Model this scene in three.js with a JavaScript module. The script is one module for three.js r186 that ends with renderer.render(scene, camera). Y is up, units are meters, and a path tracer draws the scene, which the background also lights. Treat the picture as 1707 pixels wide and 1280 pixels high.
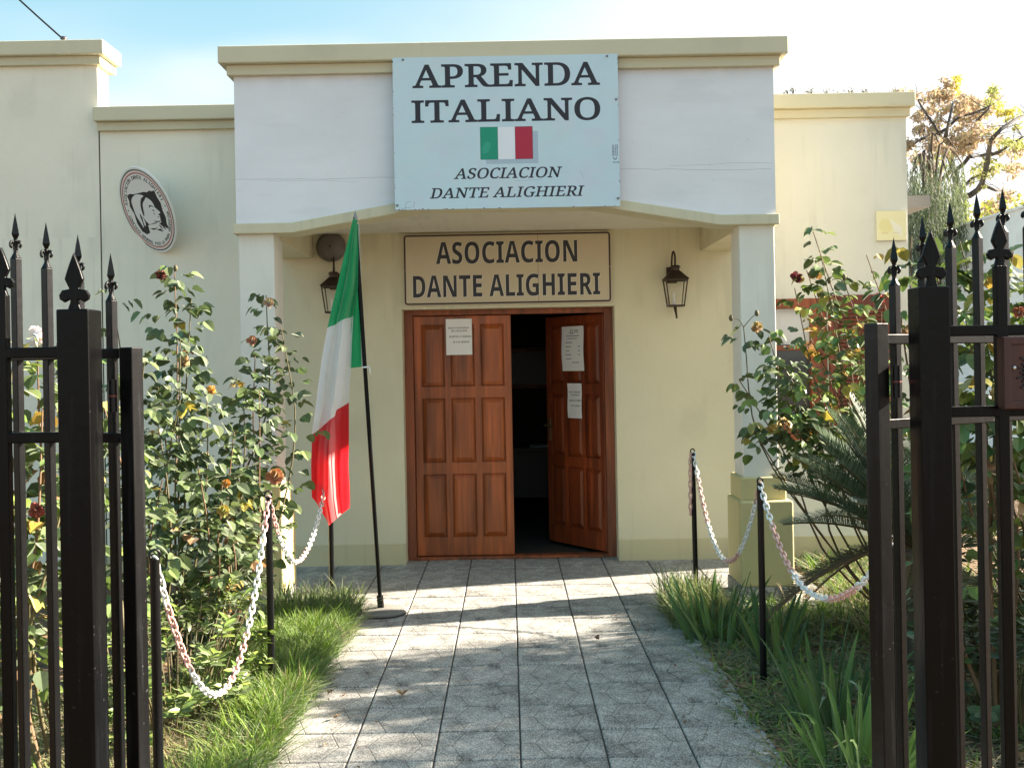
import * as THREE from 'three';
import { mergeGeometries } from 'three/addons/utils/BufferGeometryUtils.js';
import { RoundedBoxGeometry } from 'three/addons/geometries/RoundedBoxGeometry.js';

// ------------------------------------------------------------------ camera, sky, sun, exposure
const F = 1870, PX = 848, PY = 603, ROLL = 1.05 * Math.PI / 180, EYE = 1.63;   // focal length and principal point in photo pixels
const scene = new THREE.Scene();
const camera = new THREE.PerspectiveCamera(2 * Math.atan(640 / F) * 180 / Math.PI, 1707 / 1280, 0.05, 400);
camera.position.set(0, EYE, 0);
camera.rotation.z = -ROLL;
camera.setViewOffset(1707, 1280, 853.5 - PX, 640 - PY, 1707, 1280);
scene.add(camera);
const EXPOSURE = 5.6;
const SUN = new THREE.Vector3(1, 0.49, -0.26).normalize();
const sun = new THREE.DirectionalLight(0xfff0dc, 5);
sun.position.copy(SUN).multiplyScalar(40).add(new THREE.Vector3(0, 0, -6));
sun.target.position.set(0, 0, -6);
sun.castShadow = true; sun.shadow.radius = 1.6;
sun.shadow.mapSize.set(4096, 4096);
Object.assign(sun.shadow.camera, { left: -14, right: 14, top: 14, bottom: -14, near: 1, far: 90 });
scene.add(sun, sun.target);

function rng(seed) { let a = seed >>> 0; return () => { a = (a + 0x6d2b79f5) >>> 0; let t = Math.imul(a ^ (a >>> 15), 1 | a); t = (t + Math.imul(t ^ (t >>> 7), 61 | t)) ^ t; return ((t ^ (t >>> 14)) >>> 0) / 4294967296; }; }
const hash2 = (x, y, s) => { let h = Math.imul(x | 0, 374761393) ^ Math.imul(y | 0, 668265263) ^ Math.imul(s | 0, 1274126177); h = Math.imul(h ^ (h >>> 13), 1274126177); return ((h ^ (h >>> 16)) >>> 0) / 4294967296; };
function vnoise(x, y, p, s) {
  const ix = Math.floor(x), iy = Math.floor(y), fx = x - ix, fy = y - iy, u = fx * fx * (3 - 2 * fx), v = fy * fy * (3 - 2 * fy), m = (a) => ((a % p) + p) % p;
  const a = hash2(m(ix), m(iy), s), b = hash2(m(ix + 1), m(iy), s), c = hash2(m(ix), m(iy + 1), s), d = hash2(m(ix + 1), m(iy + 1), s);
  return a + (b - a) * u + (c - a) * v + (a - b - c + d) * u * v;
}
function fbm(x, y, p, oct, s) { let r = 0, a = 0.5, t = 0; for (let i = 0; i < oct; i++) { r += a * vnoise(x, y, p, s + i); t += a; x *= 2; y *= 2; p *= 2; a *= 0.5; } return r / t; }
const sstep = (a, b, x) => { const t = Math.min(1, Math.max(0, (x - a) / (b - a))); return t * t * (3 - 2 * t); };
const mix = (a, b, t) => a + (b - a) * t;

{ // a clear blue sky with thin high cloud that thickens to white towards the sun on the right
  const W = 1024, H = 512, data = new Float32Array(W * H * 4);
  for (let j = 0; j < H; j++) for (let i = 0; i < W; i++) {
    const el = ((j + 0.5) / H - 0.5) * Math.PI, az = ((i + 0.5) / W - 0.5) * 2 * Math.PI;
    const x = Math.cos(az) * Math.cos(el), z = Math.sin(az) * Math.cos(el), y = Math.sin(el);
    let c;
    if (y < 0) c = [0.06, 0.057, 0.052];
    else {
      const cs = x * SUN.x + y * SUN.y + z * SUN.z, t = Math.exp(-y * 5.6);
      c = [mix(0.05, 2.12, t) / 5.6, mix(0.47, 2.1, t) / 5.6, mix(0.74, 1.85, t) / 5.6];
      const px = x / (y + 0.18), pz = z / (y + 0.18);
      const n = fbm(px * 1.3 + 40, pz * 2.6 + 40, 512, 5, 11), n2 = fbm(px * 0.5 + 20, pz * 0.9 + 20, 512, 4, 31);
      const near = sstep(0.12, 0.6, cs);
      const cl = Math.min(1, 0.75 * sstep(0.5, 0.78, n * 0.65 + n2 * 0.35 + 0.03) + near * sstep(0.3, 0.62, n * 0.5 + n2 * 0.5 + near * 0.25));
      const glow = 0.21 * Math.exp(-Math.acos(Math.min(1, cs)) / 0.42);
      const w = [0.205 + glow, 0.208 + glow * 0.97, 0.21 + glow * 0.9];
      c = c.map((v, k) => mix(v + glow * 0.55, w[k], cl));
    }
    data.set([c[0], c[1], c[2], 1], (j * W + i) * 4);
  }
  const t = new THREE.DataTexture(data, W, H, THREE.RGBAFormat, THREE.FloatType);
  t.mapping = THREE.EquirectangularReflectionMapping; t.magFilter = THREE.LinearFilter; t.minFilter = THREE.LinearFilter; t.needsUpdate = true; t.name = 'sky';
  scene.background = t; scene.environment = t;
}

// ------------------------------------------------------------------ helpers
const V = (x, y, z) => new THREE.Vector3(x, y, z);
const cR = Math.cos(ROLL), sR = Math.sin(ROLL);
function at(px, py, Z) { const dx = px - PX, dy = PY - py; return V((dx * cR + dy * sR) * Z / F, EYE + (-dx * sR + dy * cR) * Z / F, -Z); }   // the point at that depth seen at that place of the photograph
const taken = {};
function numbered(n) { const k = taken[n] = (taken[n] ?? -1) + 1; return k ? n + '_' + String(k).padStart(3, '0') : n; }
function tag(o, label, category, group, kind) { if (label) o.userData.label = label; if (category) o.userData.category = category; if (group) o.userData.group = group; if (kind) o.userData.kind = kind; return o; }
function thing(name, label, category, pos, group) { const g = new THREE.Group(); g.name = numbered(name); if (pos) g.position.copy(pos); scene.add(g); return tag(g, label, category, group); }
function obj(name, geo, mat, parent) { const m = new THREE.Mesh(geo, mat); m.castShadow = m.receiveShadow = true; if (!parent || parent === scene) { m.name = numbered(name); scene.add(m); } else { m.name = name; parent.add(m); } return m; }
const grp = (name, parent, pos) => { const g = new THREE.Group(); g.name = name; parent.add(g); if (pos) g.position.copy(pos); return g; };
function plain(g) { g = g.index ? g.toNonIndexed() : g; for (const k of Object.keys(g.attributes)) if (!['position', 'normal', 'uv', 'color'].includes(k)) g.deleteAttribute(k); g.morphAttributes = {}; return g; }
function merge(list) { list = list.map(plain); const all = ['position', 'normal', 'uv', 'color'].filter((k) => list.every((g) => g.attributes[k])); for (const g of list) for (const k of Object.keys(g.attributes)) if (!all.includes(k)) g.deleteAttribute(k); return mergeGeometries(list); }
function metric(g) { // uv in metres from the side each face looks to
  g = plain(g); const p = g.attributes.position, n = g.attributes.normal, uv = new Float32Array(p.count * 2);
  for (let i = 0; i < p.count; i += 3) {
    let a = 0, b = 0, c = 0; for (let k = 0; k < 3; k++) { a += Math.abs(n.getX(i + k)); b += Math.abs(n.getY(i + k)); c += Math.abs(n.getZ(i + k)); }
    for (let k = 0; k < 3; k++) { const x = p.getX(i + k), y = p.getY(i + k), z = p.getZ(i + k); uv.set(c >= a && c >= b ? [x, y] : a >= b ? [z, y] : [x, z], (i + k) * 2); }
  }
  g.setAttribute('uv', new THREE.BufferAttribute(uv, 2)); return g;
}
const box = (x0, x1, y0, y1, z0, z1, r = 0) => { const w = x1 - x0, h = y1 - y0, d = z1 - z0; return metric((r ? new RoundedBoxGeometry(w, h, d, 2, r) : new THREE.BoxGeometry(w, h, d)).translate((x0 + x1) / 2, (y0 + y1) / 2, (z0 + z1) / 2)); };
const tube = (pts, r, seg = 12, rad = 6, closed = false) => new THREE.TubeGeometry(new THREE.CatmullRomCurve3(pts, closed), seg, r, rad, closed);
function taper(pts, r0, r1, seg = 10, rad = 6) { // a tube that tapers from r0 to r1
  const curve = new THREE.CatmullRomCurve3(pts), g = new THREE.TubeGeometry(curve, seg, 1, rad), p = g.attributes.position, c = V(0, 0, 0), q = V(0, 0, 0);
  for (let i = 0; i <= seg; i++) { curve.getPointAt(i / seg, c); const r = mix(r0, r1, i / seg); for (let k = 0; k <= rad; k++) { const n = i * (rad + 1) + k; q.fromBufferAttribute(p, n).sub(c).multiplyScalar(r).add(c); p.setXYZ(n, q.x, q.y, q.z); } }
  return g;
}
const rod = (a, b, r, rad = 10) => { const d = b.clone().sub(a), g = new THREE.CylinderGeometry(r, r, d.length(), rad); g.applyQuaternion(new THREE.Quaternion().setFromUnitVectors(V(0, 1, 0), d.normalize())); return g.translate((a.x + b.x) / 2, (a.y + b.y) / 2, (a.z + b.z) / 2); };
const poly = (pts) => new THREE.Shape(pts.map((p) => new THREE.Vector2(p[0], p[1])));
const extr = (pts, depth, bevel = 0, holes = []) => { const s = pts.isShape ? pts : poly(pts); for (const h of holes) s.holes.push(new THREE.Path(h.map((p) => new THREE.Vector2(p[0], p[1])))); return new THREE.ExtrudeGeometry(s, { depth, bevelEnabled: bevel > 0, bevelSize: bevel, bevelThickness: bevel, bevelSegments: 2, curveSegments: 24 }); };

function tex(w, h, fn, srgb = true, rep) {
  const d = new Uint8Array(w * h * 4);
  for (let y = 0; y < h; y++) for (let x = 0; x < w; x++) { const c = fn(x / w, y / h, x, y), i = (y * w + x) * 4; if (typeof c === 'number') d[i] = d[i + 1] = d[i + 2] = Math.max(0, Math.min(255, c)); else for (let k = 0; k < 3; k++) d[i + k] = Math.max(0, Math.min(255, c[k])); d[i + 3] = 255; }
  const t = new THREE.DataTexture(d, w, h, THREE.RGBAFormat); t.wrapS = t.wrapT = THREE.RepeatWrapping; t.magFilter = t.minFilter = THREE.LinearFilter; if (srgb) t.colorSpace = THREE.SRGBColorSpace; if (rep) t.repeat.set(rep, rep); t.needsUpdate = true; return t;
}
function print(w, h, draw) { const c = document.createElement('canvas'); c.width = w; c.height = h; draw(c.getContext('2d'), w, h); const t = new THREE.CanvasTexture(c); t.colorSpace = THREE.SRGBColorSpace; return t; }
function words(g, text, x0, x1, base, cap, font, color, slant = 0, heavy = 0) { // text stretched to run from x0 to x1 with capitals of height cap
  g.save(); g.font = font.replace('SIZE', '100'); const m = g.measureText(text), l = m.actualBoundingBoxLeft, wd = l + m.actualBoundingBoxRight, hh = g.measureText('H').actualBoundingBoxAscent;
  const sx = (x1 - x0 - Math.abs(slant) * cap) / wd, sy = cap / hh; g.transform(sx, 0, -slant * sy, sy, x0 + l * sx, base); g.fillStyle = color; g.fillText(text, 0, 0); if (heavy) { g.strokeStyle = color; g.lineWidth = heavy; g.lineJoin = 'miter'; g.strokeText(text, 0, 0); } g.restore();
}
const std = (o) => new THREE.MeshStandardMaterial(o), phys = (o) => new THREE.MeshPhysicalMaterial(o);
const lin = (r, g, b) => new THREE.Color().setRGB(r, g, b);

// ------------------------------------------------------------------ materials
const plasterMap = tex(1024, 1024, (u, v) => 238 + 20 * fbm(u * 4, v * 4, 4, 5, 3) - 7 * sstep(0.62, 0.8, fbm(u * 9, v * 5, 9, 4, 9)) - 9 * sstep(0.55, 0.85, fbm(u * 70, v * 4, 70, 3, 13)) * sstep(0.35, 0.7, fbm(u * 6, v * 6, 6, 3, 14)) + 5 * hash2(u * 1024, v * 1024, 5), true, 0.37);
const plasterBump = tex(512, 512, (u, v) => 128 + 70 * (fbm(u * 24, v * 24, 24, 4, 4) - 0.5) + 120 * (fbm(u * 5, v * 5, 5, 2, 8) - 0.5), false, 1.1);
const plaster = (c, bump = 0.004) => std({ color: c, map: plasterMap, bumpMap: plasterBump, bumpScale: bump, roughness: 0.88 });
const M = {
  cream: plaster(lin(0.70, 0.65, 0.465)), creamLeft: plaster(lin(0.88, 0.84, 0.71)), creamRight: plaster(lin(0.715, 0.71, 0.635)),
  white: plaster(lin(0.80, 0.80, 0.80)), pillar: plaster(lin(0.80, 0.78, 0.71)), trim: plaster(lin(0.64, 0.60, 0.44)), pedestal: plaster(lin(0.60, 0.53, 0.27), 0.008), band: plaster(lin(0.60, 0.54, 0.34)),
  soffit: plaster(lin(0.72, 0.70, 0.62)), nwall: plaster(lin(0.85, 0.85, 0.84)),
};
const grainY = (t) => { t.repeat.set(1, 0.45); return t; };
const woodMap = (r, g, b, s) => grainY(tex(256, 1024, (u, v) => { const n = fbm(u * 26, v * 4, 26, 4, s), k = fbm(u * 90, v * 8, 90, 2, s + 5), w = fbm(u * 3, v * 3, 3, 3, s + 9), f = 0.98 + 0.5 * (n - 0.5) + 0.24 * (k - 0.5) + 0.45 * (w - 0.5); return [r * f, g * f * 0.98, b * f * 0.96]; }, true, 1));
M.door = std({ map: woodMap(156, 82, 38, 41), roughness: 0.42 });
M.doorDark = std({ map: woodMap(132, 62, 32, 51), roughness: 0.42 });
M.frame = std({ map: woodMap(132, 72, 42, 61), roughness: 0.5 });
M.shutter = std({ map: woodMap(108, 54, 37, 71), roughness: 0.55 });
const paintMap = tex(512, 1024, (u, v) => { const d = 22 + 34 * fbm(u * 8, v * 6, 64, 5, 71), chip = sstep(0.83, 0.85, fbm(u * 70, v * 140, 4096, 3, 72)), dust = 44 * sstep(0.55, 0.85, fbm(u * 60, v * 10, 4096, 3, 73)), f = d + dust; return [f + 120 * chip, f * 0.98 + 116 * chip, f * 0.99 + 112 * chip]; }, true);
paintMap.repeat.set(1.1, 0.55);
M.black = phys({ color: lin(0.058, 0.062, 0.073), map: paintMap, roughness: 0.34, specularIntensity: 0.32, bumpMap: tex(256, 256, (u, v) => 128 + 90 * (fbm(u * 20, v * 20, 20, 4, 77) - 0.5), false, 3), bumpScale: 0.0012 });
M.iron = phys({ color: lin(0.13, 0.14, 0.16), map: paintMap, roughness: 0.3, specularIntensity: 0.6, bumpMap: M.black.bumpMap, bumpScale: 0.001 });
M.bronze = std({ color: lin(0.06, 0.04, 0.028), roughness: 0.5, metalness: 0.5 });
M.glass = phys({ color: 0xffffff, transmission: 1, thickness: 0, roughness: 0.04, ior: 1.45 });
M.greymetal = std({ color: lin(0.20, 0.19, 0.18), roughness: 0.5, metalness: 0.3 });
M.paper = (t) => std({ map: t, roughness: 0.9 });
M.linkWhite = std({ color: lin(0.78, 0.77, 0.75), roughness: 0.5 });
M.linkPink = std({ color: lin(0.70, 0.42, 0.37), roughness: 0.5 });
M.concrete = std({ color: lin(0.19, 0.185, 0.17), map: plasterMap, bumpMap: plasterBump, bumpScale: 0.006, roughness: 0.95 });
M.bark = std({ map: tex(256, 256, (u, v) => { const f = 0.6 + 0.7 * fbm(u * 16, v * 5, 16, 4, 91); return [98 * f, 84 * f, 70 * f]; }), bumpMap: tex(256, 256, (u, v) => 255 * fbm(u * 16, v * 5, 16, 4, 91), false), bumpScale: 0.02, roughness: 0.95 });
M.stem = std({ color: lin(0.10, 0.085, 0.035), roughness: 0.7 });
M.stemBrown = std({ color: lin(0.16, 0.095, 0.05), roughness: 0.8 });
M.leaf = phys({ vertexColors: true, roughness: 0.92, transmission: 0.38, thickness: 0 });
M.leafGloss = phys({ vertexColors: true, roughness: 0.38, specularIntensity: 0.9 });
M.dark = std({ color: lin(0.012, 0.012, 0.013), roughness: 0.7 });
// ------------------------------------------------------------------ ground, path, porch floor
const ZW = 9.11, ZC = 7.58;   // depth of the main wall and of the canopy face
{
  const soil = std({ map: tex(1024, 1024, (u, v, x, y) => { const n = fbm(u * 12, v * 12, 12, 6, 21), l = sstep(0.60, 0.66, fbm(u * 60, v * 60, 60, 3, 22)), h = hash2(x, y, 23), f = 0.45 + n * 0.9 + h * 0.2; return [mix(86, 128, l) * f, mix(70, 98, l) * f, mix(52, 62, l) * f]; }, true, 0.7), bumpMap: tex(512, 512, (u, v) => 255 * fbm(u * 30, v * 30, 30, 5, 24), false, 0.7), bumpScale: 0.04, roughness: 1 });
  const g = new THREE.PlaneGeometry(240, 240, 1, 1).rotateX(-Math.PI / 2); const uv = g.attributes.uv; for (let i = 0; i < 4; i++) uv.setXY(i, uv.getX(i) * 240, uv.getY(i) * 240);
  tag(obj('ground', g.translate(0, -0.032, -20), soil), null, null, null, 'structure');
}
const T = 0.357, TX0 = 0.02, TZ0 = 4.604;
function granite(seed, grooves) { // grey speckled cement tile with pressed honeycomb lines
  const r = rng(seed), N = 512, blot = [];
  for (let i = 0; i < 900; i++) blot.push([r(), r()]);
  const seg = [[0.33, 0, 0.17, 0.5], [0.17, 0.5, 0.33, 1], [0.67, 0, 0.83, 0.5], [0.83, 0.5, 0.67, 1], [0, 0.5, 0.17, 0.5], [0.83, 0.5, 1, 0.5]];
  const dist = (x, y) => { let d = 9; for (const [a, b, c, e] of seg) { const vx = c - a, vy = e - b, t = Math.max(0, Math.min(1, ((x - a) * vx + (y - b) * vy) / (vx * vx + vy * vy))); d = Math.min(d, Math.hypot(x - a - t * vx, y - b - t * vy)); } return d; };
  const gro = new Float32Array(N * N); if (grooves) for (let y = 0; y < N; y++) for (let x = 0; x < N; x++) gro[y * N + x] = 1 - sstep(0.004, 0.0105, dist((x + 0.5) / N, (y + 0.5) / N) + (fbm(x / 20, y / 20, 64, 2, seed) - 0.5) * 0.004);
  const map = tex(N, N, (u, v, x, y) => { const sp = fbm(u * 90, v * 90, 90, 2, seed), big = fbm(u * 5, v * 5, 64, 3, seed + 3), h = hash2(x >> 1, y >> 1, seed + 7); let f = 150 + 58 * (sstep(0.42, 0.62, sp) - 0.55) + (30 + (seed % 7) * 6) * (big - 0.5) + 26 * (h - 0.5) - 22 * sstep(0.6, 0.75, fbm(u * 3 + seed, v * 3, 64, 4, seed + 13)); f *= 1 - 0.17 * gro[y * N + x]; return [f, f * 0.99, f * 0.96]; });
  const bump = tex(N, N, (u, v, x, y) => 225 - 190 * gro[y * N + x] - 22 * hash2(x >> 1, y >> 1, seed + 8), false);
  return std({ map, bumpMap: bump, bumpScale: grooves ? 0.004 : 0.002, roughness: 0.82 });
}
const tileMats = [granite(101, true), granite(202, true), granite(303, true), granite(606, true)], flatMats = [granite(404, false), granite(505, false)];
function tileGeo(w, d) { // a slab with a chamfered upper edge, top at y = 0
  const c = 0.004, h = 0.03, P = (s, y) => [[-w / 2 + s, y, -d / 2 + s], [w / 2 - s, y, -d / 2 + s], [w / 2 - s, y, d / 2 - s], [-w / 2 + s, y, d / 2 - s]], a = P(0, -h), b = P(0, -c), t = P(c, 0), pos = [];
  const quad = (p, q, r, s) => pos.push(...p, ...q, ...r, ...p, ...r, ...s);
  quad(t[0], t[3], t[2], t[1]); for (let i = 0; i < 4; i++) { const j = (i + 1) % 4; quad(t[i], t[j], b[j], b[i]); quad(b[i], b[j], a[j], a[i]); }
  const g = new THREE.BufferGeometry(); g.setAttribute('position', new THREE.Float32BufferAttribute(pos, 3)); g.computeVertexNormals();
  const uv = []; for (let i = 0; i < pos.length; i += 3) uv.push(pos[i] / w + 0.5, pos[i + 2] / d + 0.5); g.setAttribute('uv', new THREE.Float32BufferAttribute(uv, 2)); return g;
}
{
  const r = rng(5), mortar = std({ color: lin(0.055, 0.052, 0.047), roughness: 1 });
  const path = tag(obj('path', box(TX0 - 3 * T, TX0 + 3 * T, -0.06, -0.009, -(TZ0 + 8 * T), -(TZ0 - 6 * T)), mortar), null, null, null, 'structure');
  const full = tileGeo(T - 0.007, T - 0.0105);
  const lay = (parent, geo, x, z, mats) => { const m = obj('tile', geo, mats[Math.floor(r() * mats.length)], parent); m.position.set(x, (r() - 0.5) * 0.003, z); m.rotation.set((r() - 0.5) * 0.006, r() < 0.5 ? Math.PI : 0, (r() - 0.5) * 0.006); };
  for (let j = -6; j < 8; j++) for (let i = -3; i < 3; i++) lay(path, full, TX0 + (i + 0.5) * T, -(TZ0 + (j + 0.5) * T), tileMats);
  const z0 = TZ0 + 8 * T;
  const porch = tag(obj('porch_floor', box(TX0 - 6 * T, TX0 + 6 * T, -0.06, -0.009, -ZW - 0.2, -z0), mortar), null, null, null, 'structure');
  for (let j = 8; j < 13; j++) for (let i = -6; i < 6; i++) { const d = j === 12 ? ZW + 0.2 - (TZ0 + 12 * T) : T; lay(porch, j === 12 ? tileGeo(T - 0.007, d - 0.0105) : full, TX0 + (i + 0.5) * T, -(TZ0 + j * T + d / 2), j < 10 ? tileMats : flatMats); }
  for (const [a, b] of [[-6, -3], [3, 6]]) obj('kerb', box(TX0 + a * T, TX0 + b * T, -0.06, -0.003, -z0 + 0.002, -z0 + 0.075, 0.006), M.concrete, porch);
}

// ------------------------------------------------------------------ the building
const house = thing('building', 'low cream building with flat parapets, a columned porch and wooden double doors', 'building');
const WT = 0.25;
{
  const hole = (x0, x1, y0, y1) => [[x0, y0], [x0, y1], [x1, y1], [x1, y0]];
  const wall = (x0, x1, y1, mat, holes = []) => obj('wall', metric(extr(hole(x0, x1, -0.05, y1), WT, 0, holes).translate(0, 0, -ZW - WT)), mat, house);
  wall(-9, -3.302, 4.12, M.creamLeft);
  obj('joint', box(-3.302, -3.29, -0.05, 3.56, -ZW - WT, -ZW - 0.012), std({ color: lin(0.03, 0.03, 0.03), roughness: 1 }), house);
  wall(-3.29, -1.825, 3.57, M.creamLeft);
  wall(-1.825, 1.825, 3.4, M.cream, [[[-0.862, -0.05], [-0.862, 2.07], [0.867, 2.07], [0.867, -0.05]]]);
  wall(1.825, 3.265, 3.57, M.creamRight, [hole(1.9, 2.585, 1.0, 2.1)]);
  for (const [x0, x1] of [[-3.29, -1.86], [-1.86, -0.862], [0.867, 1.86], [1.86, 3.27]]) obj('base_band', box(x0, x1, -0.03, 0.17, -ZW, -ZW + 0.014, 0.004), M.band, house);
  // the sides and the roof that close the house
  obj('side_wall', box(3.065, 3.265, -0.05, 3.57, -16, -ZW - WT), M.creamRight, house);
  obj('roof', box(-9, 3.065, 3.2, 3.3, -16, -ZW - WT), M.concrete, house);
  obj('rear_wall', box(-9, 3.265, -0.05, 3.57, -16.2, -16), M.creamLeft, house);
  // cornices: an upper and a lower moulding on each parapet
  const cornice = (name, x0, x1, zf, zb, top, ov) => { const c = grp(name, house); obj('upper_moulding', box(x0 - ov, x1 + ov, top - 0.117, top, zb, zf + 0.09, 0.01), M.trim, c); obj('lower_moulding', box(x0 - ov * 0.45, x1 + ov * 0.45, top - 0.187, top - 0.117, zb + 0.01, zf + 0.042, 0.006), M.trim, c); };
  cornice('cornice', -9, -3.295, -ZW, -ZW - 0.34, 4.286, 0.075);
  cornice('cornice', -3.28, -1.90, -ZW, -ZW - 0.34, 3.745, 0.035);
  cornice('cornice', 1.90, 3.265, -ZW, -ZW - 0.34, 3.745, 0.05);
  cornice('cornice', -1.825, 1.825, -ZC, -ZW - 0.2, 3.776, 0.085);
  // canopy: white face over a flat arch, side beams, soffit
  const prof = [[-1.825, 2.59], [-1.435, 2.59], [-0.58, 2.735], [0.58, 2.735], [1.435, 2.59], [1.825, 2.59]];
  const cracks = print(2048, 1024, (g, w, h) => {
    const img = g.createImageData(w, h);
    for (let y = 0; y < h; y++) for (let x = 0; x < w; x++) { const u = x / w, v = y / h, k = 238 + 16 * (fbm(u * 10, v * 5, 64, 5, 61) - 0.5) - 16 * (1 - sstep(0, 0.14, v)) * fbm(u * 40, v * 2, 64, 3, 62) - 5 * sstep(0.6, 0.78, fbm(u * 7, v * 9, 64, 4, 63)); img.data.set([k * 0.985, k * 0.99, k, 255], (y * w + x) * 4); }
    g.putImageData(img, 0, 0); const r = rng(9); g.strokeStyle = 'rgba(120,122,125,0.55)';
    for (const [x0, x1, y, lw] of [[0, 700, 690, 2.2], [1460, 2048, 668, 2], [1650, 2048, 650, 1.6], [120, 480, 704, 1.4]]) { g.lineWidth = lw; g.beginPath(); let yy = y; g.moveTo(x0, yy); for (let x = x0; x < x1; x += 14) { yy += (r() - 0.5) * 5; g.lineTo(x, yy); } g.stroke(); }
    g.fillStyle = 'rgba(80,78,72,0.5)'; for (let i = 0; i < 40; i++) g.fillRect(r() * w, r() * h, 2, 2 + r() * 3);
  });
  const face = extr([[-1.825, 3.61], ...prof, [1.825, 3.61]], 0.25).translate(0, 0, -ZC - 0.25);
  { const p = face.attributes.position, uv = face.attributes.uv; for (let i = 0; i < p.count; i++) uv.setXY(i, (p.getX(i) + 1.825) / 3.65, (p.getY(i) - 2.55) / 1.06); }
  obj('canopy_face', face, std({ map: cracks, color: lin(0.92, 0.93, 0.96), bumpMap: plasterBump, bumpScale: 0.004, roughness: 0.85 }), house);
  obj('trim_band', metric(extr([...prof.map(([x, y]) => [x * 1.008, y]), ...prof.map(([x, y]) => [x * 1.008, y - 0.058]).reverse()], 0.25, 0.006).translate(0, 0.0, -ZC - 0.235)), M.trim, house);
  for (const s of [-1, 1]) {
    const x0 = s < 0 ? -1.825 : 1.575, x1 = x0 + 0.25;
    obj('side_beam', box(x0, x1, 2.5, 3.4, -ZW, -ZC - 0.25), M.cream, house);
    const p = grp('pillar', house);
    obj('shaft', box(x0 + 0.005, x1 - 0.005, 0.78, 2.535, -ZC - 0.32, -ZC - 0.03, 0.008), M.pillar, p);
    const ped = (i, o, ...b) => box(x0 - (s > 0 ? i : o), x1 + (s > 0 ? o : i), ...b);   // spread towards the porch and away from it
    obj('pedestal_cap', ped(0.022, 0.036, 0.66, 0.82, -ZC - 0.36, -ZC + 0.01, 0.014), M.pedestal, p);
    obj('pedestal', ped(0.04, 0.066, 0.09, 0.665, -ZC - 0.39, -ZC + 0.075, 0.016), M.pedestal, p);
    obj('plinth', ped(0.046, 0.072, 0.0, 0.091, -ZC - 0.396, -ZC + 0.082, 0.004), flatMats[0], p);
  }
  obj('soffit', box(-1.575, 1.575, 2.69, 2.75, -ZW, -ZC - 0.25), M.soffit, house);
  obj('eave', box(3.265, 3.75, 2.93, 3.03, -12, -9.9), M.greymetal, house);
  // window in the right wing
  const wx0 = 1.9, wx1 = 2.585, wz = -ZW - 0.02, w = grp('window', house);
  for (const b of [[wx0, wx0 + 0.07, 1.0, 2.1], [wx1 - 0.13, wx1, 1.0, 2.1], [wx0 + 0.07, wx1 - 0.13, 2.02, 2.1], [wx0 + 0.07, wx1 - 0.13, 1.0, 1.1], [wx0 + 0.07, wx1 - 0.13, 1.68, 1.72]]) obj('window_frame', box(b[0], b[1], b[2], b[3], wz - 0.07, wz + 0.035, 0.006), M.frame, w);
  obj('pane', box(wx0 + 0.07, wx1 - 0.13, 1.1, 2.02, wz - 0.035, wz - 0.029), phys({ color: lin(0.05, 0.055, 0.06), roughness: 0.05 }), w);
  obj('blind', box(wx0 + 0.07, wx1 - 0.13, 1.73, 2.02, wz - 0.02, wz - 0.012), std({ color: lin(0.62, 0.62, 0.62), roughness: 0.9 }), w);
  obj('sill', box(wx0 - 0.03, wx1 + 0.03, 0.955, 1.0, -ZW, -ZW + 0.07, 0.006), M.frame, w);
  const sh = grp('shutter', house, V(2.595, 1.0, -ZW + 0.02));
  const SW = 0.52, SH = 1.12;
  for (const b of [[0, 0.075, 0, SH], [SW - 0.075, SW, 0, SH], [0.075, SW - 0.075, SH - 0.1, SH], [0.075, SW - 0.075, 0, 0.1], [0.075, SW - 0.075, 0.52, 0.58]]) obj('rail', box(b[0], b[1], b[2], b[3], 0, 0.04, 0.005), M.shutter, sh);
  const slat = metric(new RoundedBoxGeometry(SW - 0.152, 0.008, 0.036, 1, 0.003).rotateX(0.75));
  for (let i = 0; i < 27; i++) { const y = 0.12 + i * 0.0335; if (Math.abs(y - 0.55) < 0.045 || y > SH - 0.11) continue; obj('slat', slat, M.shutter, sh).position.set(SW / 2, y, 0.02); }
  // double door
  const zD = -ZW - 0.21, H0 = 0.03, H1 = 2.02, DW = 0.81;
  const fr = grp('door_frame', house);
  for (const b of [[-0.862, -0.79, 0, 2.07], [0.795, 0.867, 0, 2.07], [-0.79, 0.795, H1 + 0.005, 2.07]]) obj('jamb', box(b[0], b[1], b[2], b[3], zD - 0.05, zD + 0.04, 0.005), M.frame, fr);
  obj('threshold', box(-0.79, 0.795, 0, 0.025, zD - 0.06, zD + 0.05, 0.004), M.frame, fr);
  const cols = [[0.055, 0.262], [0.297, 0.512], [0.547, 0.758]], rows = [[0.175, 0.715], [0.795, 1.345], [1.425, 1.955]];
  function leaf(mat, flip) {
    const d = grp('door', house), holes = [], X = (x) => (flip ? -DW + x : x);
    for (const [a, b] of cols) for (const [c, e] of rows) holes.push(hole(X(a), X(b), c, e));
    const g = new THREE.ExtrudeGeometry((() => { const s = poly(hole(X(0), X(DW), H0, H1)); for (const h of holes) s.holes.push(new THREE.Path(h.map((p) => new THREE.Vector2(...p)))); return s; })(), { depth: 0.03, bevelEnabled: true, bevelSize: 0.006, bevelThickness: 0.006, bevelOffset: -0.006, bevelSegments: 2 });
    obj('rails_and_stiles', metric(g.translate(0, 0, -0.036)), mat, d);
    obj('backing', box(X(0.01), X(DW - 0.01), H0 + 0.01, H1 - 0.01, -0.034, -0.024), mat, d);
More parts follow.
